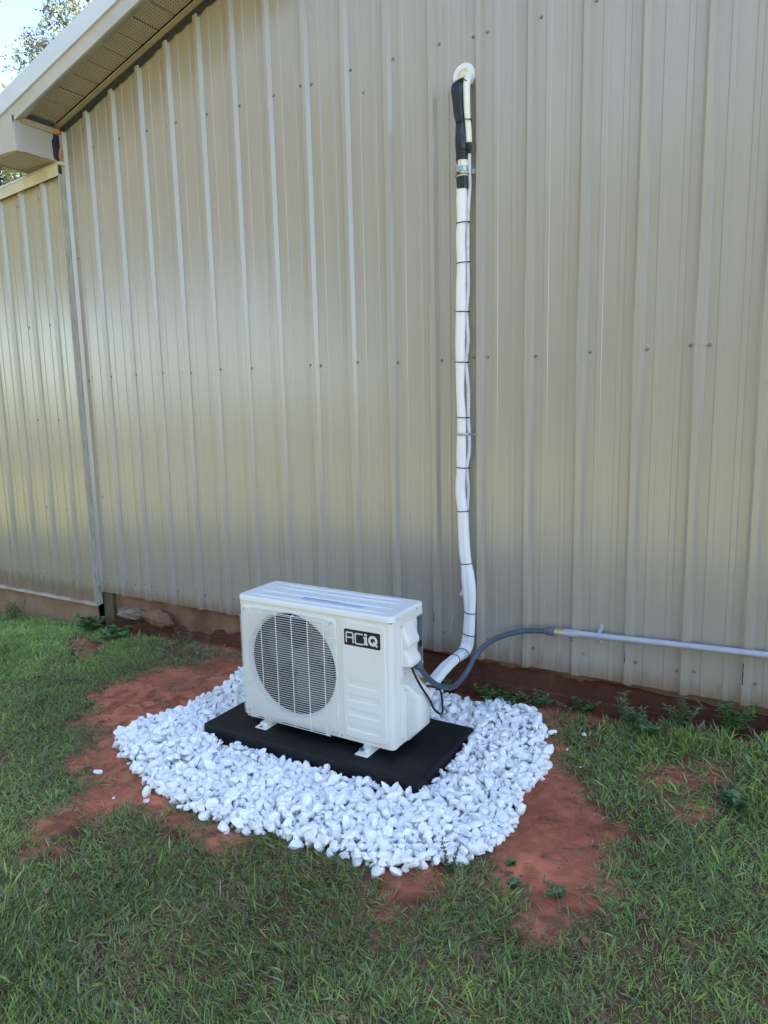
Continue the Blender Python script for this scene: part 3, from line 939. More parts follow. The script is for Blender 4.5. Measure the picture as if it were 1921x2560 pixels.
def rrect(x0, x1, z0, z1, r, n=6):
    pts = []
    for cx, cz, a0 in ((x1 - r, z1 - r, 0), (x0 + r, z1 - r, 90), (x0 + r, z0 + r, 180), (x1 - r, z0 + r, 270)):
        for i in range(n + 1):
            a = math.radians(a0 + 90 * i / n); pts.append((cx + r * math.cos(a), cz + r * math.sin(a)))
    return pts
def plate(x0, x1, z0, z1, r, yb, h, name, mat, parent, soft=0.0025, hole=None, smooth=False):
    levels = [(0, 0), (soft * 0.25, h * 0.7), (soft, h)]
    V = []; F = []; nn = None
    for ins, dy in levels:
        pts = rrect(x0 + ins, x1 - ins, z0 + ins, z1 - ins, max(0.001, r - ins)); nn = len(pts)
        V += [(x, yb - dy, z) for x, z in pts]
    for l in range(2):
        for i in range(nn): j = (i + 1) % nn; F.append((l * nn + i, l * nn + j, (l + 1) * nn + j, (l + 1) * nn + i))
    if hole is None:
        F.append(tuple(range(2 * nn, 3 * nn)))
    else:
        cx, cz, R = hole
        base = 2 * nn; o = len(V)
        for i in range(nn):
            x, _, z = V[base + i]; a = math.atan2(z - cz, x - cx); V.append((cx + R * math.cos(a), yb - h, cz + R * math.sin(a)))
        o2 = len(V)
        for i in range(nn):
            x, _, z = V[base + i]; a = math.atan2(z - cz, x - cx); V.append((cx + R * .985 * math.cos(a), yb + 0.001, cz + R * .985 * math.sin(a)))
        for i in range(nn):
            j = (i + 1) % nn; F.append((base + i, base + j, o + j, o + i)); F.append((o + i, o + j, o2 + j, o2 + i))
    return fix_normals(mobj(name, V, F, mat, parent, smooth))
def rrect_dense(): pass
# raised grille surround: rebuilt with many points so the hole is round
def plate_hole(x0, x1, z0, z1, r, yb, h, name, mat, parent, cx, cz, R):
    pts = rrect(x0, x1, z0, z1, r, 8)
    dense = []
    for i in range(len(pts)):
        a, b = pts[i], pts[(i + 1) % len(pts)]
        L = math.hypot(b[0] - a[0], b[1] - a[1]); m = max(1, int(L / 0.02))
        for j in range(m): dense.append((a[0] + (b[0] - a[0]) * j / m, a[1] + (b[1] - a[1]) * j / m))
    nn = len(dense); V = []; F = []
    mx, mz = (x0 + x1) / 2, (z0 + z1) / 2
    for ins, dy in ((0, 0), (0.001, h * .7), (0.003, h)):
        for x, z in dense:
            V.append((x + (mx - x) / abs(x0 - mx) * ins, yb - dy, z + (mz - z) / abs(z0 - mz) * ins))
    for rr2, dy in ((R * 1.035, h), (R * 1.012, h * .6), (R * 1.0, -0.004)):
        for x, z in dense:
            a = math.atan2(z - cz, x - cx); V.append((cx + rr2 * math.cos(a), yb - dy, cz + rr2 * math.sin(a)))
    for l in range(5):
        for i in range(nn): j = (i + 1) % nn; F.append((l * nn + i, l * nn + j, (l + 1) * nn + j, (l + 1) * nn + i))
    return fix_normals(mobj(name, V, F, mat, parent, 40))
plate_hole(1.024, 1.512, -0.208, 0.286, 0.022, YF, 0.006, 'fan_surround', M['white'], ac, FCX, FCZ, FR * 1.03)
LOUV = ((0.046, 0.014), (-0.018, -0.047), (-0.081, -0.109), (-0.145, -0.172))
def service_face(x0, x1, z0, z1, r, yb, h, soft):
    """raised panel whose cap carries four pressed-in louvres"""
    V = []; F = []; nn = 0
    for ins, dy in ((0, 0), (soft * .25, h * .7), (soft, h)):
        pts = rrect(x0 + ins, x1 - ins, z0 + ins, z1 - ins, max(.001, r - ins)); nn = len(pts)
        V += [(x, yb - dy, z) for x, z in pts]
    for l in range(2):
        for i in range(nn): j = (i + 1) % nn; F.append((l * nn + i, l * nn + j, (l + 1) * nn + j, (l + 1) * nn + i))
    inner = rrect(x0 + soft, x1 - soft, z0 + soft, z1 - soft, r - soft)
    zt_, zb_ = 0.058, -0.182
    up = [p for p in inner if p[1] > zt_]; lo = [p for p in inner if p[1] < zb_]
    xa, xb = x0 + soft, x1 - soft
    o = len(V); poly = up + [(xa, zt_), (xb, zt_)]; V += [(x, yb - h, z) for x, z in poly]; F.append(tuple(range(o, o + len(poly))))
    o = len(V); poly = [(xb, zb_), (xa, zb_)] + lo; V += [(x, yb - h, z) for x, z in poly]; F.append(tuple(range(o, o + len(poly))))
    zs_ = [(zt_, 0)]
    for a_, b_ in LOUV: zs_ += [(a_, 0), (a_ - .0012, .0046), (b_ + .0045, .0030), (b_, 0)]
    zs_.append((zb_, 0))
    xs_ = [(xa, 0), (1.561, 0), (1.5645, 1), (1.7055, 1), (1.709, 0), (xb, 0)]
    o = len(V)
    for z, d in zs_:
        for x, k_ in xs_: V.append((x, yb - h + d * k_, z))
    for i in range(len(zs_) - 1):
        for j in range(5): F.append((o + i * 6 + j, o + (i + 1) * 6 + j, o + (i + 1) * 6 + j + 1, o + i * 6 + j + 1))
    return mobj('raised_panel', V, F, M['white'], ac)
service_face(1.540, 1.741, -0.205, 0.286, 0.020, YF, 0.006, 0.0045)
# badge
bd = plate(1.5535, 1.7205, 0.187, 0.2535, 0.006, YF - 0.006, 0.0015, 'badge', M['black'], ac, 0.0006)
BX, BZ, BW, BH = 1.5535, 0.187, 0.167, 0.0665
def stroke(paths, w, name='letter'):
    mb = MB()
    for pth in paths:
        for i in range(len(pth) - 1):
            a = np.array(pth[i]); b = np.array(pth[i + 1]); d = b - a; L = np.linalg.norm(d); d = d / L; nrm = np.array([-d[1], d[0]])
            a2 = a - d * w * (0.5 if i > 0 else 0); b2 = b + d * w * (0.5 if i < len(pth) - 2 else 0)
            c = [a2 + nrm * w / 2, a2 - nrm * w / 2, b2 - nrm * w / 2, b2 + nrm * w / 2]
            yo = YF - 0.0085 - 0.0000
            mb.prism([(p[0], p[1]) for p in c], 1, yo - 0.00015 * (i % 2), YF - 0.0074)
    o = mb.build(name, M['badgew'], bd); return fix_normals(o)
def U(u, v): return (BX + u * BW, BZ + v * BH)
w = 0.0052
stroke([[U(.065, .17), U(.065, .74), U(.085, .80), U(.235, .80), U(.255, .74), U(.255, .17)], [U(.07, .50), U(.25, .50)]], w)
stroke([[U(.53, .80), U(.345, .80), U(.320, .74), U(.320, .24), U(.345, .18), U(.53, .18)]], w)
mb = MB()
def bar(u0, u1, v0, v1, dy=0): mb.box(*sorted((U(u0, 0)[0], U(u1, 0)[0])), YF - 0.0086 - dy, YF - 0.0074, U(0, v0)[1], U(0, v1)[1])
bar(.572, .645, .74, .86); bar(.572, .645, .18, .68); bar(.548, .572, .58, .68); bar(.548, .572, .18, .28); bar(.645, .668, .18, .28)
mb.build('letter', M['badgew'], bd)
qc = U(.805, .50); ro, ri = 0.0212, 0.0105
V = []; F = []
nn = 28
for r_, yy in ((ri, YF - .0074), (ri, YF - .0086), (ro, YF - .0086), (ro, YF - .0074)):
    V += [(qc[0] + r_ * 0.98 * math.cos(2 * math.pi * i / nn), yy, qc[1] + r_ * math.sin(2 * math.pi * i / nn)) for i in range(nn)]
for l in range(3):
    for i in range(nn): F.append((l * nn + i, l * nn + (i + 1) % nn, (l + 1) * nn + (i + 1) % nn, (l + 1) * nn + i))
mb = MB(); mb.add(V, F)
a = np.array(qc) + np.array([0.0015, -0.004]); b = np.array(qc) + np.array([0.0195, -0.0215])
d = (b - a) / np.linalg.norm(b - a); nr = np.array([-d[1], d[0]]) * 0.0036
mb.prism([tuple(a + nr), tuple(a - nr), tuple(b - nr), tuple(b + nr)], 1, YF - .0088, YF - .0074)
fix_normals(mb.build('letter', M['badgew'], bd))
V, F = tube([(U(.94, .80)[0], YF - .0084, U(0, .80)[1]), (U(.94, .80)[0], YF - .0074, U(0, .80)[1])], 0.0022, 8); mobj('registered_mark', V, F, M['plate'], bd)

# lid
def lid():
    lv = [(0.0, 0.3010, 0.0), (0.0, 0.3185, 0.0), (0.0012, 0.3225, 0.0), (0.005, 0.3250, 0.0), (0.012, 0.3252, 0)]
    V = []; F = []; nn = None
    for ins, z, _ in lv:
        pts = rrect(X0 - 0.004 + ins, X1 + 0.006 - ins, YF - 0.007 + ins, YB + 0.004 - ins, 0.026 - ins * .8, 8); nn = len(pts)
        V += [(x, y, z) for x, y in pts]
    for l in range(len(lv) - 1):
        for i in range(nn): F.append((l * nn + i, l * nn + (i + 1) % nn, (l + 1) * nn + (i + 1) % nn, (l + 1) * nn + i))
    F.append(tuple(range((len(lv) - 1) * nn, len(lv) * nn))); F.append(tuple(range(nn))[::-1])
    return fix_normals(mobj('lid', V, F, M['whitelid'], ac, 40))
ld = lid()
q = MB(); q.box(X0 + 0.0015, X1 - 0.0015, YF + 0.0015, YB - 0.001, 0.2970, 0.3012); q.build('lid_gap', M['dark'], ac)
for yc, xa, xb in ((-0.765, 1.03, 1.735), (-0.700, 1.03, 1.735), (-0.630, 1.03, 1.735), (-0.580, 1.05, 1.72)):
    V = []; F = []; m = 24; ns = 7
    for i in range(m + 1):
        t = i / m; x = xa + (xb - xa) * t
        wd = 0.015 * min(1, 4 * min(t, 1 - t) + 0.02); hh = 0.0045 * min(1, 7 * min(t, 1 - t))
        for j in range(ns):
            s = -1 + 2 * j / (ns - 1); V.append((x, yc + s * wd, 0.3252 + hh * (1 - s ** 4)))
    for i in range(m):
        for j in range(ns - 1): F.append((i * ns + j, (i + 1) * ns + j, (i + 1) * ns + j + 1, i * ns + j + 1))
    mobj('stiffening_rib', V, F, M['whitelid'], ld, True)
# caution label on the lid, flush between the ribs
lb = MB(); lb.box(1.292, 1.608, -0.7475, -0.7165, 0.3253, 0.3258); lbo = lb.build('caution_label', M['label'], ld)
lb = MB(); lb.box(1.294, 1.480, -0.7225, -0.7175, 0.3259, 0.3262); lb.build('red_band', simple('red_band', (0.30, 0.03, 0.03), 0.5), ld)
lb = MB()
rn = random.Random(3)
for r_ in range(4):
    y0 = -0.7455 + r_ * 0.0052 + (0.0 if r_ < 3 else 0)
    for (xa, xb) in ((1.296, 1.345), (1.352, 1.478), (1.486, 1.600)):
        x = xa
        while x < xb - 0.004:
            l = rn.uniform(0.004, 0.011); lb.box(x, min(x + l, xb), y0, y0 + 0.0024, 0.3259, 0.32605); x += l + 0.0018
o = lb.build('label_print', M['labeltext'], ld); o['kind'] = 'stuff'
for y in (-0.765, -0.605):
    add_screw(ac, X1 + 0.006, y, 0.309, 0.75, (0, 0, math.pi / 2), 'lid_screw')

# grille wires
gr_o = MB(); gr_o.box(1.018, 1.022, -0.808, -0.800, 0.262, 0.268)
grille = gr_o.build('grille', M['wire'], ac)
GX0, GX1, GZ0, GZ1 = 1.0235, 1.5120, -0.2120, 0.2710
YW = -0.828
nw = 49
wire_cache = {}
for i in range(nw):
    z = GZ1 - 0.0035 - i * (GZ1 - GZ0 - 0.007) / (nw - 1)
    xa = GX0 if 2 < i < nw - 3 else GX0 + 0.018
    xb = GX1 if 5 < i < nw - 3 else GX1 - 0.032
    key = (round(xa, 3), round(xb, 3))
    if key not in wire_cache:
        ca, cb = (0.012, 0.014)
        pts = [(xa, -0.806, 0), (xa + 0.001, YW + 0.005, 0), (xa + 0.007, YW, 0), (xb - 0.010, YW, 0), (xb - 0.002, YW + 0.004, 0), (xb, YW + 0.011, 0), (xb, -0.806, 0)]
        V, F = tube(pts, 0.0012, 5)
        me = D.meshes.new('wire'); me.from_pydata([tuple(np.array(v)) for v in V], [], F); me.materials.append(M['wire']); me.shade_smooth()
        wire_cache[key] = me
    o = D.objects.new('wire', wire_cache[key]); C.objects.link(o); o.parent = grille
    o.location = Vector((0, 0, z)) - ORG[grille.name]
for x in (1.066, 1.142, 1.222, 1.304, 1.386, 1.466):
    V, F = tube([(x, -0.806, GZ1 + 0.002), (x, YW + 0.0035, GZ1 + 0.002), (x, YW + 0.0025, GZ1 - 0.004), (x, YW + 0.0025, GZ0 + 0.004), (x, YW + 0.0035, GZ0 - 0.001), (x, -0.806, GZ0 - 0.001)], 0.0019, 6)
    mobj('upright_wire', V, F, M['wire'], grille, True)
# top and bottom border wires
for z in (GZ1 + 0.001, GZ0 - 0.001):
    V, F = tube([(GX0 + 0.018, YW + 0.006, z), (GX1 - 0.03, YW + 0.006, z)], 0.0018, 6); mobj('border_wire', V, F, M['wire'], grille, True)
# corner loops of wire and their screws
for (xc, zc, d) in ((1.494, 0.266, 1), (1.492, -0.197, 1)):
    V, F = tube(catmull([(xc - 0.045, YW, zc - 0.012), (xc - 0.028, YW + .003, zc - 0.012), (xc - 0.014, -0.812, zc - 0.003), (xc, -0.810, zc + 0.006), (xc + 0.007, -0.809, zc), (xc, -0.809, zc - 0.007), (xc - 0.006, -0.809, zc - 0.002)], 4), 0.0018, 6)
    mobj('wire_loop', V, F, M['wire'], grille, True)
for x, z in ((1.036, 0.266), (1.494, 0.266), (1.492, -0.197), (1.038, -0.197)):
    add_screw(ac, x, -0.8075, z, 0.85, (0, 0, 0), 'grille_screw')
for x, z in ((1.010, -0.2055), (1.525, -0.2085)):
    add_screw(ac, x, -0.8005, z, 0.7, (0, 0, 0), 'panel_screw')
# feet
for xc, bolt in ((1.125, False), (1.640, True)):
    ft = MB(); ft.box(xc - 0.030, xc + 0.030, -0.842, YB + 0.028, PADZ1 + 0.0, PADZ1 + 0.005, 0.002)
    ft.box(xc - 0.020, xc + 0.020, -0.822, YB + 0.01, PADZ1 + 0.004, PADZ1 + 0.020, 0.005)
    ft.box(xc - 0.018, xc + 0.018, -0.79, YB, PADZ1 + 0.015, ZB + 0.002)
    foot = ft.build('foot', M['white'], ac, 40)
    V, F = tube([(xc - 0.004, -0.832, PADZ1 + 0.0055), (xc - 0.004, -0.832, PADZ1 + 0.0062)], 0.0065, 12)
    if bolt:
        V, F = tube([(xc - 0.004, -0.826, PADZ1 + 0.020), (xc - 0.004, -0.826, PADZ1 + 0.023)], 0.0125, 14); mobj('washer', V, F, M['zinc'], foot)
        V, F = tube([(xc - 0.004, -0.826, PADZ1 + 0.023), (xc - 0.004, -0.826, PADZ1 + 0.031)], 0.0055, 6); mobj('bolt', V, F, M['bolt'], foot)
    else:
        mobj('slot', V, F, M['dark'], foot)
q = MB(); q.box(1.04, 1.075, -0.805, -0.77, ZB - 0.008, ZB + 0.001, 0.002); q.build('drain_lip', M['white'], ac, 40)

# electrical cover on the right side (two stepped hoods)
def side_hood(name, prof, y0, y1, mat, parent, rnd=0.014, z_ext=None):
    """profile (x offset, z) swept along y with rounded, tapered ends"""
    V = []; F = []; nn = len(prof)
    stations = [(y0, 0.02), (y0 + 0.0012, 0.35), (y0 + rnd * .25, 0.78), (y0 + rnd * .6, 0.95), (y0 + rnd, 1.0), (y1 - rnd * 1.3, 1.0), (y1 - rnd * .7, 0.93), (y1 - rnd * .25, 0.72), (y1 - .001, 0.3), (y1, 0.02)]
    for y, s in stations:
        for dx, z in prof: V.append((X1 + dx * s, y, z))
    for a in range(len(stations) - 1):
        for i in range(nn - 1): F.append((a * nn + i, a * nn + i + 1, (a + 1) * nn + i + 1, (a + 1) * nn + i))
    return fix_normals(mobj(name, V, F, mat, parent, 50))
hoodp = [(0.003, 0.264), (0.006, 0.261), (0.031, 0.212), (0.034, 0.204), (0.0345, 0.194), (0.031, 0.185), (0.022, 0.178), (0.013, 0.174), (0.0115, 0.170), (0.014, 0.166), (0.039, 0.130), (0.042, 0.124), (0.0425, 0.118), (0.042, 0.106), (0.040, 0.104), (0.003, 0.104)]
hood = MB(); hood.box(X1 - 0.002, X1 + 0.003, -0.735, -0.600, 0.058, 0.276, 0.001); hood = hood.build('terminal_cover', M['white'], ac, 40)
side_hood('hood', hoodp, -0.727, -0.628, M['white'], hood)
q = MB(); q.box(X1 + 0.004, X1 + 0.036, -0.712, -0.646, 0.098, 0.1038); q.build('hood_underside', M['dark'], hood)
for y, z in ((-0.728, 0.266), (-0.606, 0.268), (-0.712, 0.068)):
    add_screw(hood, X1 + 0.003, y, z, 0.8, (0, 0, math.pi / 2), 'screw', True)
q = MB(); q.box(X1 - 0.001, X1 + 0.0006, -0.598, -0.549, 0.070, 0.272); npl = q.build('nameplate', M['plate'], ac)
q = MB(); rn = random.Random(8)
for i in range(19):
    z = 0.258 - i * 0.0098
    q.box(X1 + 0.0006, X1 + 0.0009, -0.595, -0.595 + rn.uniform(0.022, 0.042), z, z + (0.006 if i in (0,) else 0.0018))
q.box(X1 + 0.0006, X1 + 0.0010, -0.585, -0.552, 0.138, 0.162)
q.build('nameplate_print', M['black'], npl)
# valve cover lower on the side
vp = [(0.001, 0.022), (0.012, 0.018), (0.056, -0.020), (0.061, -0.026), (0.062, -0.034), (0.062, -0.160), (0.058, -0.168), (0.028, -0.196), (0.014, -0.214), (0.001, -0.219)]
vc = MB(); vc.box(X1 - 0.002, X1 + 0.002, -0.712, -0.590, -0.219, 0.016, 0.0009); vc = vc.build('valve_cover', M['white'], ac, 40)
side_hood('cover_box', vp, -0.703, -0.600, M['white'], vc, 0.010)
add_screw(vc, X1 + 0.002, -0.706, 0.0, 0.8, (0, 0, math.pi / 2), 'screw', True)
# side panel ribs
for z in (0.045, 0.020):
    q = MB(); q.box(X1 - 0.002, X1 + 0.0012, -0.735, -0.555, z, z + 0.004, 0.001); q.build('pressed_rib', M['white'], ac, 40)
q = MB(); q.box(X1 - 0.001, X1 + 0.0015, -0.738, -0.552, 0.279, 0.284, 0.001); q.build('pressed_rib', M['white'], ac, 40)
for z in (-0.20,):
    add_screw(ac, X1, -0.727, z, 0.7, (0, 0, math.pi / 2), 'panel_screw')
# brass valve stub glimpsed behind the cover
V, F = tube([(X1, -0.575, -0.005), (X1 + 0.028, -0.575, -0.005)], 0.009, 8); mobj('service_valve', V, F, simple('brass', (0.55, 0.42, 0.08), 0.35, metal=0.9), ac, 40)

# ------------------------------------------------------------------ rosette, line set, straps
ros = empty('wall_flange', (1.7235, 0, 2.510), 'round white wall flange where the pipes enter, foam at its centre', 'wall flange')
def disc(c, prof, n, name, mat, parent):
    V = []; F = []
    for r, dy in prof: V += [(c[0] + r * math.cos(2 * math.pi * i / n), c[1] - dy, c[2] + r * math.sin(2 * math.pi * i / n)) for i in range(n)]
    for l in range(len(prof) - 1):
        for i in range(n): F.append((l * n + i, l * n + (i + 1) % n, (l + 1) * n + (i + 1) % n, (l + 1) * n + i))
    F.append(tuple(range((len(prof) - 1) * n, len(prof) * n)))
    return fix_normals(mobj(name, V, F, mat, parent, 35))
disc((1.7235, -0.003, 2.510), [(0.0525, -0.002), (0.0530, 0.003), (0.0505, 0.0055), (0.034, 0.0065), (0.030, 0.012), (0.027, 0.0125), (0.026, 0.006)], 40, 'flange_plate', M['rosette'], ros)
V, F = blob((1.727, -0.010, 2.514), 0.021, 21, 3, 0.12, (1.0, 0.45, 0.9)); mobj('foam_plug', V, F, M['sprayfoam'], ros, True)
q = MB(); q.box(1.672, 1.690, -0.0092, -0.0085, 2.5000, 2.5010); q.box(1.757, 1.776, -0.0092, -0.0085, 2.5050, 2.5060); q.build('split_line', M['plate'], ros)

ls = empty('line_set', (1.72, -0.05, -0.05), 'white wrapped refrigerant line set running down the wall, black taped top', 'pipe bundle')
YL = -0.047
# lower white sleeve: (x, y, z, halfwidth, groove)
SL = [(1.7275,YL,2.05,.0225,.05),(1.7275,YL,2.00,.0235,.05),(1.7261,YL,1.90,.0212,.05),(1.7219,YL,1.84,.0215,.06),(1.725,YL,1.732,.0203,.06),(1.722,YL,1.626,.0222,.08),(1.722,YL,1.523,.0228,.08),
      (1.7172,YL,1.406,.0222,.08),(1.7175,YL,1.303,.0218,.08),(1.7160,YL,1.18,.0185,.06),(1.722,YL,1.055,.0205,.06),(1.7217,YL,.98,.0212,.08),(1.7194,YL,.893,.0228,.08),(1.720,YL,.826,.0222,.10),
      (1.7145,YL,.72,.0235,.10),(1.7245,YL,.6226,.0245,.12),(1.730,YL,.52,.0265,.18),(1.7356,YL,.4286,.0275,.22),(1.743,YL,.375,.0268,.18),(1.752,YL,.305,.0322,.24),(1.759,YL,.22,.0318,.26),
      (1.7595,YL,.14,.0272,.18),(1.7565,YL,.0715,.0285,.16),(1.753,YL-.003,.015,.0295,.16),(1.749,YL-.010,-.022,.031,.16),(1.746,YL-.035,-.046,.030,.16),(1.747,-.12,-.050,.0285,.18),(1.750,-.20,-.045,.0262,.16),
      (1.7515,-.30,-.050,.0285,.2),(1.757,-.40,-.062,.0285,.2),(1.766,-.49,-.073,.027,.2),(1.783,-.555,-.085,.026,.2)]
path5 = catmull([s[:3] for s in SL], 6)
hw = catmull([(s[3], s[4], 0) for s in SL], 6)
wr = random.Random(4)
wrn = [1 + wr.uniform(-.012, .012) for _ in range(len(path5))]
def secf(i, th):
    a = hw[i][0] * wrn[i]; b = a * 0.86; c, s = math.cos(th), math.sin(th)
    g = 1 - hw[i][1] * math.exp(-((c) / 0.22) ** 2)
    return (a * c, b * s * g)
V, F = sweep(path5, secf, 28, (1, 0, 0)); sleeve = mobj('white_sleeve', V, F, M['sleeve'], ls, True)
def tie_at(p, t, a, b, name='zip_tie', yo=0.0, thick=0.0014, wd=0.0022, tilt=0.0, head=True):
    p = np.array(p, float); t = np.array(t, float); t /= np.linalg.norm(t)
    l = np.array([1, 0, 0.0]) - t * t[0]; l /= np.linalg.norm(l)
    l2 = l * math.cos(tilt) + t * math.sin(tilt); m_ = np.cross(t, l)
    pts = [p + l2 * a * math.cos(x) + m_ * b * math.sin(x) for x in np.linspace(0, 2 * math.pi, 29)]
    V, F = sweep(pts, lambda i, th: (wd * math.copysign(1, math.cos(th)) * abs(math.cos(th)) ** .5, thick * math.sin(th)), 6, tuple(t), False)
    mb = MB(); mb.add(V, F)
    if head:
        h = p + l2 * (a + .001); mb.box(h[0] - .0015, h[0] + .0045, h[1] - .004, h[1] + .002, h[2] - .003, h[2] + .003)
    return mb.build(name, M['blackrub'], ls, True)
for z in (1.8985, 1.732, 1.523, 1.303, 1.055, .826, .6226, .375, .141, .028):
    i = int(np.argmin(np.abs(path5[:, 2] - z) + (path5[:, 1] < -.07) * 9))
    t = path5[min(i + 1, len(path5) - 1)] - path5[i - 1]
    a = hw[i][0]; hx = 0.006 if z > .7 else 0
    tie_at(path5[i] + np.array([hx, 0, 0]), t, a + .002 + hx, a * .86 + .0018, tilt=random.uniform(-.08, .08) if z > .2 else 0.12, head=(z > .5))
for yv in (-0.105, -0.205):
    i = int(np.argmin(np.abs(path5[:, 1] - yv) + (path5[:, 2] > 0.0) * 9))
    t = path5[i + 1] - path5[i - 1]; a = hw[i][0]
    tie_at(path5[i], t, a + .0015, a * .86 + .0015, head=False)
# black tape band and printed wrap above the sleeve
def straight(z0, z1, x0, x1, a0, a1, y, name, mat, b=.86, n=7, seed=0, amp=.02):
    rn = random.Random(seed); P = [(x0 + (x1 - x0) * i / (n - 1), y, z0 + (z1 - z0) * i / (n - 1)) for i in range(n)]
    A = [(a0 + (a1 - a0) * i / (n - 1)) * (1 + rn.uniform(-amp, amp)) for i in range(n)]
    V, F = sweep(P, lambda i, th: (A[i] * math.cos(th), A[i] * b * math.sin(th)), 22, (1, 0, 0)); return mobj(name, V, F, mat, ls, 60)
straight(2.040, 2.090, 1.7335, 1.7305, .0265, .0268, YL, 'tape_band', M['tape'], seed=1)
straight(2.088, 2.168, 1.7300, 1.7300, .0258, .0262, YL, 'printed_wrap', M['foamtube'], seed=2, amp=.006)
q = MB(); q.prism([(1.7115, 2.155), (1.7205, 2.157), (1.7195, 2.139), (1.7165, 2.134)], 1, YL - .0232, YL - .0190); q.prism([(1.713, 2.108), (1.732, 2.106), (1.726, 2.099), (1.716, 2.096)], 1, YL - .0245, YL - .0200)
q.build('red_print', M['redmark'], ls)
q = MB(); q.box(1.7325, 1.7333, YL - .0236, YL - .015, 2.092, 2.166); q.build('wrap_seam', M['plate'], ls)
# fat black taped section
BK = [(1.7385,-.006,2.492,.013),(1.733,-.022,2.482,.017),(1.7235,-.042,2.470,.0205),(1.7150,-.052,2.452,.0250),(1.7160,-.054,2.425,.0258),(1.7190,-.055,2.39,.0254),(1.7215,-.055,2.35,.0232),(1.7280,-.054,2.309,.0205),(1.7280,-.055,2.262,.0240),(1.7310,-.055,2.203,.0262),(1.7320,-.053,2.185,.0245),(1.7312,-.052,2.158,.0262)]
pb = catmull([b[:3] for b in BK], 6); rb = catmull([(b[3], 0, 0) for b in BK], 6)[:, 0]
def secb(i, th):
    p = pb[i]; k = 1 + .07 * math.sin(3 * th + p[2] * 18) + .05 * math.sin(5 * th - p[2] * 33) + .035 * math.sin(8 * th + p[2] * 90)
    return (rb[i] * k * math.cos(th), rb[i] * .9 * k * math.sin(th))
V, F = sweep(pb, secb, 30, (1, 0, 0)); mobj('black_taped_section', V, F, M['tape'], ls, True)
WT = [(1.748,-.006,2.497),(1.752,-.026,2.490),(1.7545,-.044,2.470),(1.7545,-.050,2.44),(1.7560,-.052,2.373),(1.7595,-.052,2.3145),(1.7630,-.051,2.2705),(1.7650,-.050,2.222)]
pw = catmull(WT, 6); rw = np.interp(np.arange(len(pw)), [0, 12, 24, 30, len(pw) - 1], [.0155, .0160, .0145, .0128, .0130])
V, F = tube(pw, list(rw), 18, (1, 0, 0)); mobj('white_foam_tube', V, F, M['foamtube'], ls, 60)
V, F = tube([(1.7645, -.049, 2.224), (1.7645, -.048, 2.205), (1.763, -.045, 2.180)], [.0115, .0112, .0085], 14, (1, 0, 0)); mobj('black_coupling', V, F, M['blackrub'], ls, 40)
for z, x, a in ((2.308, 1.742, .0345), (2.192, 1.740, .033), (2.095, 1.733, .029)):
    tie_at((x, -.053, z), (0, 0, 1), a, .0275, head=False, tilt=0.1)
tie_at((1.742, -.040, 2.468), (0.1, 0.25, 1), .029, .026, head=False, tilt=-.3)
# corrugated drain hose
HS = [(1.7625,-.044,2.182),(1.7610,-.040,2.12),(1.7600,-.034,2.05),(1.7540,-.032,1.99),(1.7485,-.030,1.8985),(1.7485,-.030,1.835),(1.7480,-.030,1.732),(1.7490,-.030,1.62),(1.7415,-.030,1.523),(1.7480,-.030,1.403),(1.7385,-.030,1.303),(1.7485,-.030,1.18),(1.7480,-.030,1.055),(1.7520,-.030,.98),(1.7515,-.030,.894),(1.7400,-.030,.826),(1.745,-.026,.72),(1.738,-.024,.6226),(1.740,-.022,.5),(1.742,-.022,.40),(1.738,-.022,.30),(1.7250,-.026,.25),(1.7085,-.036,.2115)]
ph = catmull(HS, 22)
rh = [.0082 + .0007 * math.sin(i * 2.1) for i in range(len(ph))]
V, F = tube(ph, rh, 10, (1, 0, 0)); mobj('drain_hose', V, F, simple('pale_hose', (0.66, 0.69, 0.74), 0.45), ls, True)
# straps holding the line set
def strap(z, x0, x1, xe, name_label, y=-.047, b=.026, wd=.012, ear_left=False):
    st = empty('pipe_strap', ((x0 + x1) / 2, 0, z), name_label, 'pipe strap', 'straps holding the white line set')
    cx = (x0 + x1) / 2; a = (x1 - x0) / 2
    pts = [(x0, -.006, z)] + [(cx - a * math.cos(t), y - b * math.sin(t), z) for t in np.linspace(0, math.pi, 13)] + [(x1 + .001, -.020, z - .002), (x1 + .010, -.008, z - .003), (xe, -.0055, z - .004)]
    V, F = sweep(pts, lambda i, th: (wd * .5 * math.cos(th) * 1.0, .0009 * math.sin(th)), 10, (0, 0, 1)); mobj('strap_band', V, F, M['zinc'], st, 50)
    V, F = tube([(xe, -.0075, z - .004), (xe, -.0035, z - .004)], wd * .72, 14); mobj('strap_ear', V, F, M['zinc'], st, 40)
    add_screw(st, xe, -.0075, z - .004, 0.95, (0, 0, 0), 'strap_screw')
    if ear_left:
        add_screw(st, x0 - .003, -.0035, z, 0.8, (0, 0, 0), 'strap_screw')
    return st
strap(2.120, 1.7020, 1.7600, 1.7850, 'upper galvanised strap round the white pipes just above the black tape band', wd=.021, b=.029)
strap(0.980, 1.6985, 1.7600, 1.7720, 'narrow grey strap round the white pipes at mid height of the wall', wd=.0105, ear_left=True, b=.0245)

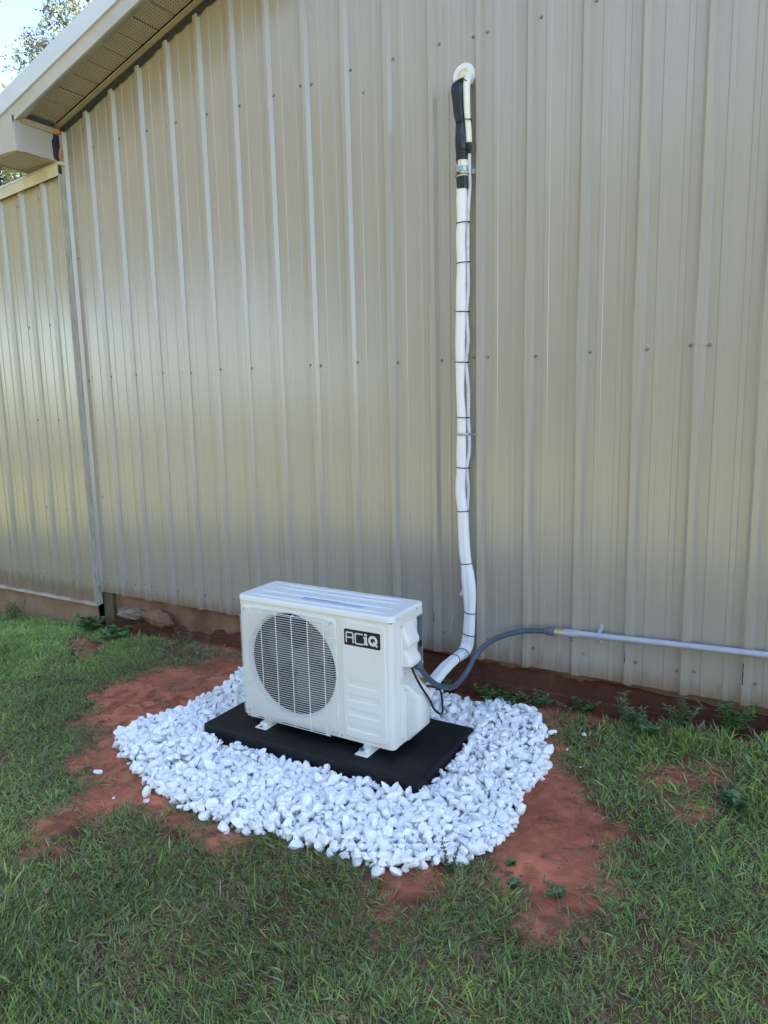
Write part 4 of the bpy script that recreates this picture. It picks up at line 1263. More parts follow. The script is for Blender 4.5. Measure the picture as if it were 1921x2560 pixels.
# water drops falling from the drain stub
dv = MB()
for x, z, r in ((1.6858, .149, .0012), (1.6779, .123, .0018), (1.6741, .1087, .0022), (1.6710, .101, .0012), (1.6685, .095, .0018), (1.6647, .0814, .0026), (1.6635, .0765, .0014), (1.6585, .0567, .0016), (1.6551, .0331, .0020)):
    V, F = blob((x, -.05, z), r * 1.35, 1, 1, 0, (1, 1, 1.5)); dv.add(V, F)
mw, nt, p = new_mat('water'); p.inputs['Roughness'].default_value = 0.02; p.inputs['Transmission Weight'].default_value = 0.6; p.inputs['Base Color'].default_value = (1, 1, 1, 1)
tag(dv.build('water_drops', mw, None, True, (1.67, -.05, .09)), 'string of clear water drops falling from the drain hose end', 'water drops', None, 'stuff')

# ------------------------------------------------------------------ conduits
flex = empty('flexible_conduit', (2.0, -.1, 0.0), 'curved slate grey flexible conduit from the condenser to the wall pipe', 'conduit')
FP = [(1.803,-.660,.0975),(1.803,-.648,.086),(1.805,-.634,.068),(1.808,-.58,.012),(1.7975,-.48,-.056),(1.799,-.40,-.0975),(1.8075,-.33,-.117),(1.8135,-.25,-.105),(1.8257,-.20,-.0706),(1.834,-.15,-.032),(1.873,-.108,.020),(1.935,-.080,.058),(2.03,-.052,.088),(2.132,-.045,.1015)]
pf = catmull(FP, 14)
V, F = tube(pf, 0.0118, 16); mobj('conduit_tube', V, F, M['greyflex'], flex, True)
V, F = tube([(1.8035, -.666, .1035), (1.8032, -.662, .1000), (1.8030, -.661, .0992), (1.8032, -.651, .0890), (1.8034, -.6485, .0865), (1.804, -.640, .0775)], [.0165, .0165, .0205, .0205, .0180, .0130], 18); mobj('gland_nut', V, F, M['conn'], flex, 35)
V, F = tube([(2.128, -.045, .101), (2.131, -.045, .1015), (2.140, -.045, .102), (2.1405, -.045, .102), (2.143, -.045, .102), (2.1435, -.045, .102), (2.168, -.044, .1035), (2.170, -.044, .1035)], [.0155, .0178, .0180, .0160, .0160, .0185, .0185, .0150], 20); mobj('coupling_nut', V, F, M['conn'], flex, 30)
V, F = tube([(2.169, -.0435, .1037), (2.171, -.0435, .1037), (2.186, -.043, .1046), (2.1865, -.043, .1046), (2.189, -.043, .1047), (2.2145, -.0425, .1060), (2.2150, -.0425, .1062)], [.0140, .0165, .0165, .0145, .0168, .0168, .0120], 8); mobj('threaded_fitting', V, F, M['brassy'], flex, 30)
rig = empty('rigid_conduit', (2.6, -.04, .118), 'straight pale grey rigid conduit running right along the wall', 'conduit')
pr_ = [(2.2148, -.0415, .1060), (2.216, -.0415, .1062), (2.268, -.041, .1090), (2.290, -.040, .1105), (2.70, -.039, .1245), (3.10, -.039, .1375), (6.0, -.038, .235)]
V, F = tube(pr_, [.0150, .0168, .0166, .0131, .0131, .0131, .0131], 22); mobj('conduit_tube', V, F, M['pvc'], rig, 40)
cs = empty('conduit_strap', (2.365, 0, .114), 'pale grey two screw strap clamping the rigid conduit to the wall', 'pipe strap')
pts = [(2.367, -.004, .150), (2.367, -.006, .137), (2.366, -.020, .134)] + [(2.365, -.040 - .0155 * math.sin(t), .1135 + .0155 * math.cos(t)) for t in np.linspace(0.1, math.pi - .1, 10)] + [(2.364, -.020, .093), (2.363, -.006, .091), (2.363, -.004, .078)]
V, F = sweep(pts, lambda i, th: ((.0068 if 2 < i < len(pts) - 3 else .0080) * math.cos(th), .0012 * math.sin(th)), 10, (1, 0, 0)); mobj('strap_band', V, F, M['pvc'], cs, 50)
for z in (.149, .080):
    V, F = tube([(2.366, -.0075, z), (2.366, -.0005, z)], .0085, 14); mobj('strap_ear', V, F, M['pvc'], cs, 40)
    add_screw(cs, 2.366, -.0075, z, 0.7, (0, 0, 0), 'strap_screw')
cab = catmull([(1.792,-.697,.108),(1.800,-.698,.094),(1.818,-.716,.080),(1.840,-.702,.026),(1.842,-.633,-.055),(1.832,-.571,-.124),(1.820,-.491,-.178),(1.810,-.450,-.186),(1.805,-.443,-.144),(1.799,-.452,-.09),(1.790,-.52,-.05),(1.775,-.56,-.04)], 8)
V, F = tube(cab, .0047, 9); tag(mobj('control_cable', V, F, M['blackrub'], None, True, (1.8, -.55, -.05)), 'thin black cable hanging in a loop below the condenser side cover', 'cable')

# ------------------------------------------------------------------ white stones
def stone_variant(seed, sub):
    import bmesh
    rn = np.random.default_rng(seed)
    bm = bmesh.new(); bmesh.ops.create_icosphere(bm, subdivisions=sub, radius=1)
    V = np.array([v.co[:] for v in bm.verts]); F = [[w.index for w in f.verts] for f in bm.faces]; bm.free()
    for _ in range(rn.integers(8, 14)):
        d = rn.normal(size=3); d /= np.linalg.norm(d); h = rn.uniform(0.38, 0.80)
        e = V @ d; V = V - np.outer(np.maximum(e - h, 0) * 0.97, d)
    V = V + rn.normal(size=V.shape) * 0.012
    V[:, 0] *= rn.uniform(1.2, 1.75); V[:, 1] *= rn.uniform(0.95, 1.2); V[:, 2] *= rn.uniform(0.6, 0.95)
    return V, np.array(F)
VAR = [stone_variant(s, 2) for s in range(14)]
VARS = [stone_variant(50 + s, 1) for s in range(8)]
rs = np.random.default_rng(5)
CELL = 0.004
hx0, hy0 = 0.3, -1.7
HN, HM = int(2.3 / CELL), int(1.75 / CELL)
hx = hx0 + (np.arange(HN) + .5) * CELL; hy = hy0 + (np.arange(HM) + .5) * CELL
HX, HY = np.meshgrid(hx, hy, indexing='ij')
H = ground_z(HX, HY)
H[(HX > PADX0) & (HX < PADX1) & (HY > PADY0) & (HY < PADY1)] = PADZ1
bedsd = sdist(BED, HX, HY)
paddist = np.hypot(np.maximum(np.maximum(PADX0 - HX, HX - PADX1), 0), np.maximum(np.maximum(PADY0 - HY, HY - PADY1), 0))
target = ground_z(HX, HY, False) + 0.028 + 0.024 * sstep(bedsd, 0.0, 0.22) - 0.010 * sstep(-paddist, -0.14, -0.02)
STONES = []   # x,y,z,size,rotation,variant
def rotmat(r):
    q = r.normal(size=4); q /= np.linalg.norm(q); w_, x_, y_, z_ = q
    # flatten: mostly lying on the flat side
    return np.array([[1-2*(y_*y_+z_*z_), 2*(x_*y_-z_*w_), 2*(x_*z_+y_*w_)], [2*(x_*y_+z_*w_), 1-2*(x_*x_+z_*z_), 2*(y_*z_-x_*w_)], [2*(x_*z_-y_*w_), 2*(y_*z_+x_*w_), 1-2*(x_*x_+y_*y_)]])
def place(x, y, r, sizes, settle=True, force=False):
    R = r.uniform(*sizes) if isinstance(sizes, tuple) else sizes
    k = max(1, int(R * 0.80 / CELL)); best = None
    cand = [(x, y)] if not settle else [(x + r.normal() * 0.014, y + r.normal() * 0.014) for _ in range(7)]
    gg = np.arange(-k, k + 1); DX, DY = np.meshgrid(gg * CELL, gg * CELL, indexing='ij')
    rad = R * 0.80; ins = (DX ** 2 + DY ** 2) < rad ** 2
    low = 0.72 * np.sqrt(np.maximum(rad ** 2 - DX ** 2 - DY ** 2, 0))
    for cx, cy in cand:
        i = int((cx - hx0) / CELL); j = int((cy - hy0) / CELL)
        if i - k < 0 or j - k < 0 or i + k >= HN or j + k >= HM: continue
        if not force and (PADX0 - R * .75 < cx < PADX1 + R * .75) and (PADY0 - R * .75 < cy < PADY1 + R * .75): continue
        if not force and bedsd[i, j] < -0.012 + 0.03 * (r.random() - .5): continue
        patch = H[i - k:i + k + 1, j - k:j + k + 1]
        z = np.max(np.where(ins, patch + low, -9)) - 0.004
        # averaged support instead of a single tip
        z = 0.55 * z + 0.45 * (np.mean(patch[ins] + low[ins]) + 0.003)
        sc = z - target[i, j] + 0.5 * max(0, 0)
        if best is None or sc < best[0]: best = (sc, cx, cy, z, i, j)
    if best is None: return False
    sc, cx, cy, z, i, j = best
    if sc > 0.012 and not force: return False
    patch = H[i - k:i + k + 1, j - k:j + k + 1]
    H[i - k:i + k + 1, j - k:j + k + 1] = np.where(ins, np.maximum(patch, z + low * 0.9), patch)
    STONES.append([cx, cy, z, R, r.integers(0, 1000)])
    return True
for t in range(12000):
    x = rs.uniform(0.45, 2.35); y = rs.uniform(-1.42, -0.05)
    u = rs.random()
    fr = sstep(-y, 0.85, 1.3)
    sz = (0.007 + 0.002 * fr, 0.012 + 0.003 * fr) if u < .55 else ((0.013, 0.020 + 0.003 * fr) if u < .85 else (0.019, 0.027 + .004 * fr))
    place(x, y, rs, sz)
n_bed = len(STONES)
print('stones', n_bed)
bedempty = empty('stone_bed', (1.4, -0.7, -0.33), 'bed of white marble stones heaped round the black equipment pad', 'stone bed')
def stone_vf(st, allow_small=True):
    x, y, z, R, sd = st; r = np.random.default_rng(int(sd) * 7 + int(x * 1e4) % 9973)
    small = allow_small and R < 0.012
    V, F = (VARS if small else VAR)[int(r.integers(0, 8 if small else 14))]
    # random yaw and a moderate tilt
    ya = r.uniform(0, 2 * math.pi); tx, ty = r.normal() * .6, r.normal() * .6
    Rm = Matrix.Rotation(ya, 3, 'Z'); Rt = Matrix.Rotation(tx, 3, 'X') @ Matrix.Rotation(ty, 3, 'Y')
    return V, F, np.array(Rt @ Rm) * R, small
scores = []
cm = np.array(CAM)
for i in range(n_bed):
    x, y, z, R, sd = STONES[i]
    gi = int((x - hx0) / CELL); gj = int((y - hy0) / CELL)
    expo = z + R * .5 - H[gi, gj]          # buried stones lie far below the final surface
    hid = (y > -0.55 and 0.95 < x < 1.55)
    scores.append((R / np.linalg.norm(cm - np.array([x, y, z])) if expo > -0.006 and not hid else 0, i))
top = set(i for s, i in sorted(scores, reverse=True)[:298])
var_me = {}
for vi, (V, F) in enumerate(VAR):
    me = D.meshes.new('stone'); me.from_pydata(V.tolist(), [], F.tolist()); me.materials.append(M['stone']); me.shade_smooth()
    try: me.set_sharp_from_angle(angle=math.radians(15))
    except Exception: pass
    var_me[vi] = me
def stone_object(st, parent, name='stone', org=None):
    x, y, z, R, sd = st; r = np.random.default_rng(int(sd) * 7 + int(x * 1e4) % 9973)
    vi = int(r.integers(0, 14)); ya = r.uniform(0, 2 * math.pi); tx, ty = r.normal() * .6, r.normal() * .6
    o = D.objects.new(name, var_me[vi]); C.objects.link(o)
    o.rotation_euler = (Matrix.Rotation(tx, 3, 'X') @ Matrix.Rotation(ty, 3, 'Y') @ Matrix.Rotation(ya, 3, 'Z')).to_euler()
    o.scale = (R, R, R)
    if parent is not None:
        o.parent = parent; o.location = Vector((x, y, z)) - ORG[parent.name]
    else:
        o.location = (x, y, z)
    return o
AV, AF, off = [], [], 0
for i in range(n_bed):
    if i in top:
        stone_object(STONES[i], bedempty)
    else:
        V, F, Rm, small = stone_vf(STONES[i])
        AV.append(V @ Rm.T + np.array(STONES[i][:3])); AF.append(F + off); off += len(V)
me_o = fast_mesh('stone_heap', np.concatenate(AV) - np.array(ORG['stone_bed']), np.concatenate(AF), M['stone'], None, True)
try: me_o.data.set_sharp_from_angle(angle=math.radians(15))
except Exception: pass
me_o.parent = bedempty; me_o['kind'] = 'stuff'

STRAYS = [
 (0.687, -1.334, .016, 'white stone alone on red clay far left of the bed'),
 (0.648, -1.197, .015, 'small white stone just off the left tip of the stone bed'),
 (0.487, -1.002, .009, 'tiny white chip on bare clay above the left tip of the bed'),
 (0.993, -1.362, .021, 'long thin white stone on red clay below the left side of the bed'),
 (1.026, -1.392, .014, 'small white stone just below the long thin one on clay'),
 (0.901, -1.437, .006, 'speck of white stone on clay near the grass, lower left'),
 (2.236, -0.257, .021, 'white block shaped stone on clay off the right side of the bed'),
 (2.282, -0.473, .024, 'large round white stone just off the right edge of the bed'),
 (2.262, -0.425, .012, 'little white stone touching the large round one right of the bed'),
 (2.323, -0.341, .007, 'white pebble on clay between the block stone and the grass'),
 (2.360, -0.228, .011, 'small white pebble at the grass edge farthest right'),
 (2.403, -0.432, .007, 'tiny white pebble on the bare clay right of the bed'),
 (1.310, -1.375, .024, 'large white stone lying in grass just below the bed, left of centre'),
 (1.411, -1.392, .021, 'white stone leaning out of the grass right of a larger one'),
 (1.690, -1.340, .024, 'white stone sunk in grass below the middle of the bed'),
 (1.818, -1.316, .024, 'upright white stone at the lower tip of the grass beside the bed'),
 (1.925, -1.315, .023, 'round white stone on clay under the lowest point of the bed'),
 (2.000, -1.330, .022, 'white stone at the very bottom corner of the bed with a blade across'),
 (2.055, -1.300, .022, 'white round stone on red clay, bottom edge of the bed'),
 (2.215, -0.985, .024, 'pointed white stone standing on clay right of the lower bed'),
 (2.178, -1.172, .020, 'white stone behind the thin dark weed below the bed'),
 (2.215, -1.150, .023, 'tall white stone beside the thin dark weed below the bed'),
]
for x, y, R, lab in STRAYS:
    z = float(ground_z(x, y)) + R * 0.42
    o = stone_object([x, y, z, R, int(x * 313) % 977], None)
    tag(o, lab, 'stone', 'white stones strayed from the bed')

# ------------------------------------------------------------------ grass
def blades(P, L, W, az, lean, col, curl, sinkz=0.004):
    """P Nx2 roots; builds 5-vertex bent blades"""
    n = len(P)
    z = ground_z(P[:, 0], P[:, 1]) - sinkz
    d = np.stack([np.cos(az), np.sin(az)], -1); s = np.stack([-np.sin(az), np.cos(az)], -1)
    sl, cl = np.sin(lean), np.cos(lean)
    sl2, cl2 = np.sin(np.minimum(lean + curl, 2.0)), np.cos(np.minimum(lean + curl, 2.0))
    base = np.concatenate([P, z[:, None]], 1)
    mid = base + np.concatenate([d * (sl * L * .5)[:, None], (cl * L * .5)[:, None]], 1)
    tip = mid + np.concatenate([d * (sl2 * L * .5)[:, None], (cl2 * L * .5)[:, None]], 1)
    # blade faces: width vector rotated partly about the blade
    s3 = np.concatenate([s, np.zeros((n, 1))], 1)
    tw = RNG.uniform(-0.9, 0.9, n)
    upv = np.concatenate([-d * cl[:, None], sl[:, None]], 1)
    s3 = s3 * np.cos(tw)[:, None] + upv * np.sin(tw)[:, None]
    w = (W / 2)[:, None]
    V = np.stack([base - s3 * w * .8, base + s3 * w * .8, mid + s3 * w, mid - s3 * w, tip], 1).reshape(-1, 3)
    o = (np.arange(n) * 5)[:, None]
    Q = o + np.array([[0, 1, 2, 3]]); T = o + np.array([[3, 2, 4]])
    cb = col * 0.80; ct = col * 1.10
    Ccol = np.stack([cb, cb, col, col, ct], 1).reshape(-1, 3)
    # keep blades from sinking through the ground
    return V, Q, T, Ccol
def sample_grass(n, x0, x1, y0, y1):
    nt_ = int(n / 14)
    tuf = np.stack([RNG.uniform(x0, x1, nt_), RNG.uniform(y0, y1, nt_)], -1)
    k = RNG.integers(0, nt_, n); P = tuf[k] + RNG.normal(size=(n, 2)) * 0.014
    loose = RNG.random(n) < 0.45
    P[loose] = np.stack([RNG.uniform(x0, x1, loose.sum()), RNG.uniform(y0, y1, loose.sum())], -1)
    taz = RNG.uniform(0, 2 * math.pi, nt_); az = taz[k] + RNG.normal(size=n) * 1.2
    az[loose] = RNG.uniform(0, 2 * math.pi, loose.sum())
    hue = RNG.normal(size=nt_)[k]; hue[loose] = RNG.normal(size=loose.sum())
    return P, az, hue, k
def visible(P):
    d = np.stack([P[:, 0] - CAM.x, P[:, 1] - CAM.y, np.full(len(P), -0.33) - CAM.z], -1)
    f = d @ np.array(_F); r = d @ np.array(_R2); u = d @ np.array(_U2)
    return (f > 0.3) & (np.abs(r / np.maximum(f, .01)) < 0.60) & (np.abs(u / np.maximum(f, .01)) < 0.78)
P, az, hue, kk = sample_grass(1500000, -3.3, 4.3, -3.0, -0.005)
near_wall_ok = (P[:, 1] < -0.035 - 0.02 * RNG.random(len(P))) | (P[:, 0] < -0.97)
da_ = dirt_amount(P[:, 0], P[:, 1])
dens = 1 - sstep(dirt_raw(P[:, 0], P[:, 1]) + (fbm(P[:, 0], P[:, 1], 9, 61) - .5) * .30 + (fbm(P[:, 0], P[:, 1], 34, 63) - .5) * .20, -0.07, 0.05)
bare = sstep(fbm(P[:, 0], P[:, 1], 4.5, 91), 0.30, 0.52)         # thin spots
dens = dens * (0.45 + 0.55 * bare)
bs = sdist(BED, P[:, 0], P[:, 1])
dens = np.where(bs > 0.0, 0, dens)
stray = RNG.random(len(P)) < 0.06 * 2.2 * sstep(fbm(P[:, 0], P[:, 1], 11, 67), .52, .72)                                  # sparse blades growing on the clay
dens = np.maximum(dens, np.where((bs < 0) & stray, 0.8, 0))
vis = visible(P)
dens = dens * np.where(vis, 1.0, 0.22)
# the brown, thinly clipped strip left of the condenser
gpat = sdist(DIRT[5], P[:, 0], P[:, 1]) > -.05
dens = np.where(gpat & (bs < 0), np.maximum(dens, .45 * sstep(fbm(P[:, 0], P[:, 1], 12, 69), .42, .6)), dens)
clip = sstep(0.45 - np.hypot((P[:, 0] - 0.15) * .9, (P[:, 1] + 0.15) * 1.6), 0, .3)
dens = dens * (1 - 0.35 * clip)
keep = (RNG.random(len(P)) < dens * 0.80) & near_wall_ok & (P[:, 1] < -0.01)
P, az, hue, vis, da_, clip = P[keep], az[keep], hue[keep], vis[keep], da_[keep], clip[keep]
n = len(P)
print('grass blades', n)
lush = np.clip(sstep(-P[:, 0], 0.0, 1.2) * sstep(P[:, 1], -1.4, -0.4), 0, 1)
rgt = sstep(P[:, 0], 2.2, 2.9) * sstep(P[:, 1], -1.0, -0.2)
fore = sstep(-P[:, 1], 1.6, 2.3)
L = RNG.uniform(0.014, 0.046, n) * (1 + 0.35 * lush + 0.55 * rgt + 0.15 * fore)
W = RNG.uniform(0.0016, 0.0040, n) * (1 + 0.35 * lush + 0.5 * rgt)
big = RNG.random(n) < 0.05
L = np.where(big, L * 1.6, L); W = np.where(big, W * 1.6, W)
flow = (fbm(P[:, 0], P[:, 1], 2.0, 95) - .5) * 9
az = az * 0.75 + flow * 0.25 * 3
lean = np.clip(RNG.normal(1.12, 0.30, n) - 0.22 * fore - .15 * rgt - .35 * sstep(P[:, 1], -.22, -.08) * sstep(P[:, 0], 1.9, 2.3), 0.15, 1.48)
curl = RNG.uniform(-0.15, 0.55, n)
green = np.array([0.270, 0.370, 0.095]); dk = np.array([0.135, 0.210, 0.060]); yel = np.array([0.36, 0.40, 0.10]); blue = np.array([0.19, 0.28, 0.13]); dry = np.array([0.38, 0.31, 0.19]); brn = np.array([0.19, 0.13, 0.08])
patch = fbm(P[:, 0], P[:, 1], 2.4, 97)[:, None]; patch2 = fbm(P[:, 0], P[:, 1], 6.5, 99)[:, None]
col = green * (1 - sstep(patch, .35, .75)) + (green * .55 + dk * .45) * sstep(patch, .35, .75)
h = hue[:, None]
col = np.where(h > 1.1, yel, col); col = np.where(h < -0.9, blue, col)
col = col * (1 + 0.35 * lush[:, None] + .15 * rgt[:, None]) * RNG.uniform(0.7, 1.3, (n, 1))
pd = 0.14 + 0.28 * sstep(patch2[:, 0], .5, .8) + 0.35 * da_ + 0.5 * clip - 0.08 * lush
worn = np.exp(-(((P[:, 0] - 1.55) / .55) ** 2 + ((P[:, 1] + 1.62) / .30) ** 2)) + .8 * np.exp(-(((P[:, 0] - .35) / .3) ** 2 + ((P[:, 1] + 1.15) / .3) ** 2)) + .8 * np.exp(-(((P[:, 0] - 2.4) / .35) ** 2 + ((P[:, 1] + 1.45) / .22) ** 2))
col = col * (0.92 - 0.30 * worn[:, None]) * (0.72 + 0.56 * fbm(P[:, 0], P[:, 1], 3.6, 131)[:, None])
pd = pd + 0.22 * worn
isdry = RNG.random(n) < pd
mixd = RNG.random((n, 1))
col = np.where(isdry[:, None], (dry * mixd + brn * (1 - mixd)) * RNG.uniform(.7, 1.1, (n, 1)), col)
lean = np.where(isdry, np.clip(lean + .25, 0, 1.52), lean)
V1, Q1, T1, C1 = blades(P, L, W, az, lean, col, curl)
# clippings lying on the clay
m = 9000
CP = np.stack([RNG.uniform(-0.8, 3.1, m), RNG.uniform(-2.0, -0.05, m)], -1)
dd = dirt_amount(CP[:, 0], CP[:, 1]); bb = sdist(BED, CP[:, 0], CP[:, 1])
edge = np.exp(-np.abs(fbm(CP[:, 0], CP[:, 1], 5, 3) - .5) * 5)
kc = (dd > .3) & (bb < -0.005) & (RNG.random(m) < .16 + .5 * sstep(fbm(CP[:, 0], CP[:, 1], 3.3, 105), .52, .72)) & (CP[:, 1] < -0.06)
CP = CP[kc]; m = len(CP); mix = RNG.random((m, 1))
cc = np.where(RNG.random((m, 1)) < .35, np.array([0.08, 0.12, 0.06]), (np.array([0.24, 0.16, 0.10]) * mix + np.array([0.10, 0.06, 0.04]) * (1 - mix)))
V2, Q2, T2, C2 = blades(CP, RNG.uniform(.015, .055, m), RNG.uniform(.0012, .003, m), RNG.uniform(0, 6.28, m), RNG.uniform(1.45, 1.56, m), cc, RNG.uniform(-.05, .08, m), -0.004)
V = np.concatenate([V1, V2]); Q = np.concatenate([Q1, Q2 + len(V1)]); T = np.concatenate([T1, T2 + len(V1)])
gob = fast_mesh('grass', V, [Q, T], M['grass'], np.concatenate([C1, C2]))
tag(gob, 'short patchy green lawn grass with dry brown blades round the clay', 'grass', None, 'stuff')

# small clods and grit on the clay
m = 5000
GPt = np.stack([RNG.uniform(-0.6, 3.0, m), RNG.uniform(-1.9, -0.05, m)], -1)
gd = (dirt_amount(GPt[:, 0], GPt[:, 1]) > .5) & (sdist(BED, GPt[:, 0], GPt[:, 1]) < -.01)
GPt = GPt[gd]; AV, AF, off = [], [], 0
for i, (x, y) in enumerate(GPt):
    R = 0.0012 + 0.0050 * RNG.random() ** 4
    V, F = VARS[i % 8]; AV.append(V * R + np.array([x, y, float(ground_z(x, y)) + R * .3])); AF.append(F + off); off += len(V)
g = fast_mesh('clay_crumbs', np.concatenate(AV), np.concatenate(AF), M['clod'], None, False)
tag(g, 'loose crumbs of red clay scattered over the bare patches', 'soil', None, 'stuff')

# ------------------------------------------------------------------ weeds, leaves, twigs
def leaf_quad(p, d, up, L, W, fold=.25):
    d = np.array(d, float); d /= np.linalg.norm(d); s = np.cross(d, up); s /= np.linalg.norm(s) + 1e-9; n_ = np.cross(s, d)
    p = np.array(p, float)
    pts = [p, p + d * L * .35 + s * W * .5 + n_ * W * fold, p + d * L * .7 + s * W * .42 + n_ * W * fold * .8, p + d * L, p + d * L * .7 - s * W * .42 + n_ * W * fold * .8, p + d * L * .35 - s * W * .5 + n_ * W * fold, p + d * L * .4, p + d * L * .72]
    F = [(0, 1, 6), (1, 2, 7, 6), (2, 3, 7), (0, 6, 5), (5, 6, 7, 4), (4, 7, 3)]
    return pts, F
def weed(x, y, h, nst, ll, lw, lab, mat, spread=.06, seed=0, cat='weed', group='weeds growing along the foot of the wall'):
    rn = random.Random(seed); z0 = float(ground_z(x, y)) - .004
    t = empty('weed_plant', (x, y, z0), lab, cat, group)
    st = MB(); lf = MB()
    for s in range(nst):
        a = rn.uniform(0, 6.28); r = rn.uniform(.2, 1) * spread; hh = h * rn.uniform(.5, 1)
        path = catmull([(x + r * .15 * math.cos(a), y + r * .15 * math.sin(a), z0), (x + r * .6 * math.cos(a), y + r * .6 * math.sin(a), z0 + hh * .6), (x + r * math.cos(a), y + r * math.sin(a), z0 + hh)], 4)
        V, F = tube(path, .0011, 5); st.add(V, F)
        for i in range(2, len(path)):
            for sd in (0, 1):
                aa = a + (1.3 if sd else -1.3) + rn.uniform(-.6, .6) + i * 1.2
                V, F = leaf_quad(path[i], (math.cos(aa), math.sin(aa), rn.uniform(.0, .5)), (0, 0, 1), ll * rn.uniform(.6, 1.1), lw * rn.uniform(.7, 1.1)); lf.add(V, F)
    st.build('stem', M['weed'], t); lf.build('leaves', mat, t)
    return t
weed(1.855, -.045, .085, 7, .026, .017, 'clover like weed clump under the elbow of the white pipes', M['weed'], .09, 1)
weed(1.62, -.045, .09, 4, .032, .018, 'small toothed weed on the clay bank just right of the condenser', M['weed'], .05, 2)
weed(1.95, -.075, .06, 8, .022, .015, 'low round leaved weed below the grey flexible conduit', M['weed'], .10, 3)
weed(2.09, -.060, .075, 6, .030, .012, 'fern like weed left of the first rib below the conduit strap', M['weed2'], .08, 4)
weed(2.28, -.055, .065, 10, .020, .014, 'dense low clover patch at the wall foot below the conduit strap', M['weed'], .12, 5)
weed(2.50, -.075, .14, 7, .036, .010, 'tall grassy weed in the clump right of the clover patch', M['weed2'], .09, 6)
weed(2.72, -.060, .16, 7, .034, .010, 'tall spindly weed standing against the clay bank at far right', M['weed2'], .08, 7)
weed(2.90, -.055, .15, 8, .038, .013, 'broad leaved weed at the right edge under the wall', M['weed'], .10, 8)
weed(2.60, -.12, .10, 8, .032, .010, 'sprawling green weed in front of the spindly one, lower right', M['weed2'], .10, 9)
weed(-0.93, -.085, .12, 9, .045, .030, 'broad leaved weed beside the wooden post', M['weed'], .12, 10)
weed(-0.66, -.14, .06, 7, .050, .036, 'low large leaved weed in front of the pale concrete chunk', M['weed'], .13, 11)
weed(-1.75, -.12, .16, 7, .04, .014, 'upright weed against the annex foundation at far left', M['weed'], .10, 12)
weed(-0.10, -.09, .10, 5, .03, .007, 'thin seedy weed against the dark clay bank left of the condenser', M['weed2'], .07, 13)
weed(2.195, -1.20, .115, 5, .011, .006, 'thin dark weed standing in front of the lower stones of the bed', simple('dark_weed', (0.035, 0.045, 0.022), 0.5), .05, 14, group='weeds on the clay in front')
weed(2.405, -1.175, .02, 4, .022, .016, 'tiny round leaved seedling on clay below the bed', M['weed2'], .02, 15, group='weeds on the clay in front')
weed(2.365, -1.085, .015, 3, .016, .010, 'smallest green sprout on the bare clay right of the weed', M['weed'], .02, 16, group='weeds on the clay in front')
weed(2.545, -1.16, .05, 6, .020, .008, 'sparse sprig at the lower end of the right clay patch', M['weed2'], .06, 17, group='weeds on the clay in front')
weed(2.93, -.47, .05, 6, .045, .03, 'broad leaved green weed on the small far right clay patch', M['weed2'], .06, 18, group='weeds on the clay in front')

def dead_leaf(x, y, L, W, az, lab, mat, lift=.012, seed=0):
    rn = random.Random(seed); z = float(ground_z(x, y)) + lift
    d = (math.cos(az), math.sin(az), rn.uniform(-.1, .25)); V, F = leaf_quad((x, y, z), d, (0.1, .1, 1), L, W, rn.uniform(.15, .5))
    o = mobj('dead_leaf', V, F, mat, None, True, (x, y, z)); tag(o, lab, 'leaf', 'fallen dead leaves')
dead_leaf(1.184, -1.915, .030, .020, 2.6, 'pale curled dead leaf alone on the grass at lower left', M['pinkleaf'], .026, 1)
dead_leaf(2.763, -1.167, .040, .030, .3, 'dark brown dead leaf at the grass edge of the right clay patch', M['deadleaf'], .010, 2)
dead_leaf(2.700, -1.222, .035, .022, 2.2, 'reddish brown dead leaf below the darker one on the right clay', M['deadleaf'], .010, 3)
dead_leaf(2.361, -1.147, .030, .020, 1.0, 'curled brown leaf beside the tiny seedling on clay', M['deadleaf'], .006, 4)
dead_leaf(0.283, -1.028, .055, .022, .2, 'long brown dead leaf flat on the left clay patch', M['deadleaf'], .006, 5)
dead_leaf(0.62, -1.37, .05, .022, .9, 'brown leaf half in the grass left of the stone bed tip', M['deadleaf'], .015, 6)
dead_leaf(2.215, -1.86, .028, .016, .5, 'small tan dead leaf in the foreground grass', M['pinkleaf'], .024, 7)
dead_leaf(2.13, -1.41, .022, .016, 2.0, 'rusty leaf scrap on the clay below the bed corner', M['deadleaf'], .005, 8)
for i, (x, y, L, az, lab) in enumerate(((2.48, -.93, .11, .35, 'curved brown twig lying on the right clay patch'), (2.60, -1.14, .12, -.7, 'longer twig at the lower end of the right clay patch'), (2.36, -.80, .06, .1, 'short twig by the bed edge on the right clay'))):
    z = float(ground_z(x, y)) + .004
    P_ = catmull([(x, y, z), (x + L * .5 * math.cos(az), y + L * .5 * math.sin(az), z + .006), (x + L * math.cos(az + .25), y + L * math.sin(az + .25), z + .001)], 5)
    V, F = tube(P_, .0017, 6); tag(mobj('twig', V, F, M['twig'], None, True, (x, y, z)), lab, 'twig', 'twigs on the clay')
for i, (x, y, R, lab) in enumerate(((2.365, -1.66, .014, 'round brown clay clod in the foreground grass'), (2.41, -1.62, .009, 'small clod right of the round brown one in the grass'), (2.66, -1.30, .016, 'tan clod at the foot of the right clay patch'), (2.235, -1.235, .012, 'reddish clod at the lower left of the weed'), (2.44, -1.00, .010, 'flat clay lump in the middle of the right clay patch'))):
    V, F = VAR[i]; z = float(ground_z(x, y)) + R * .4
    tag(mobj('clay_clod', V * R + np.array([x, y, z]), F, M['clod'], None, True, (x, y, z)), lab, 'clod', 'clay clods')

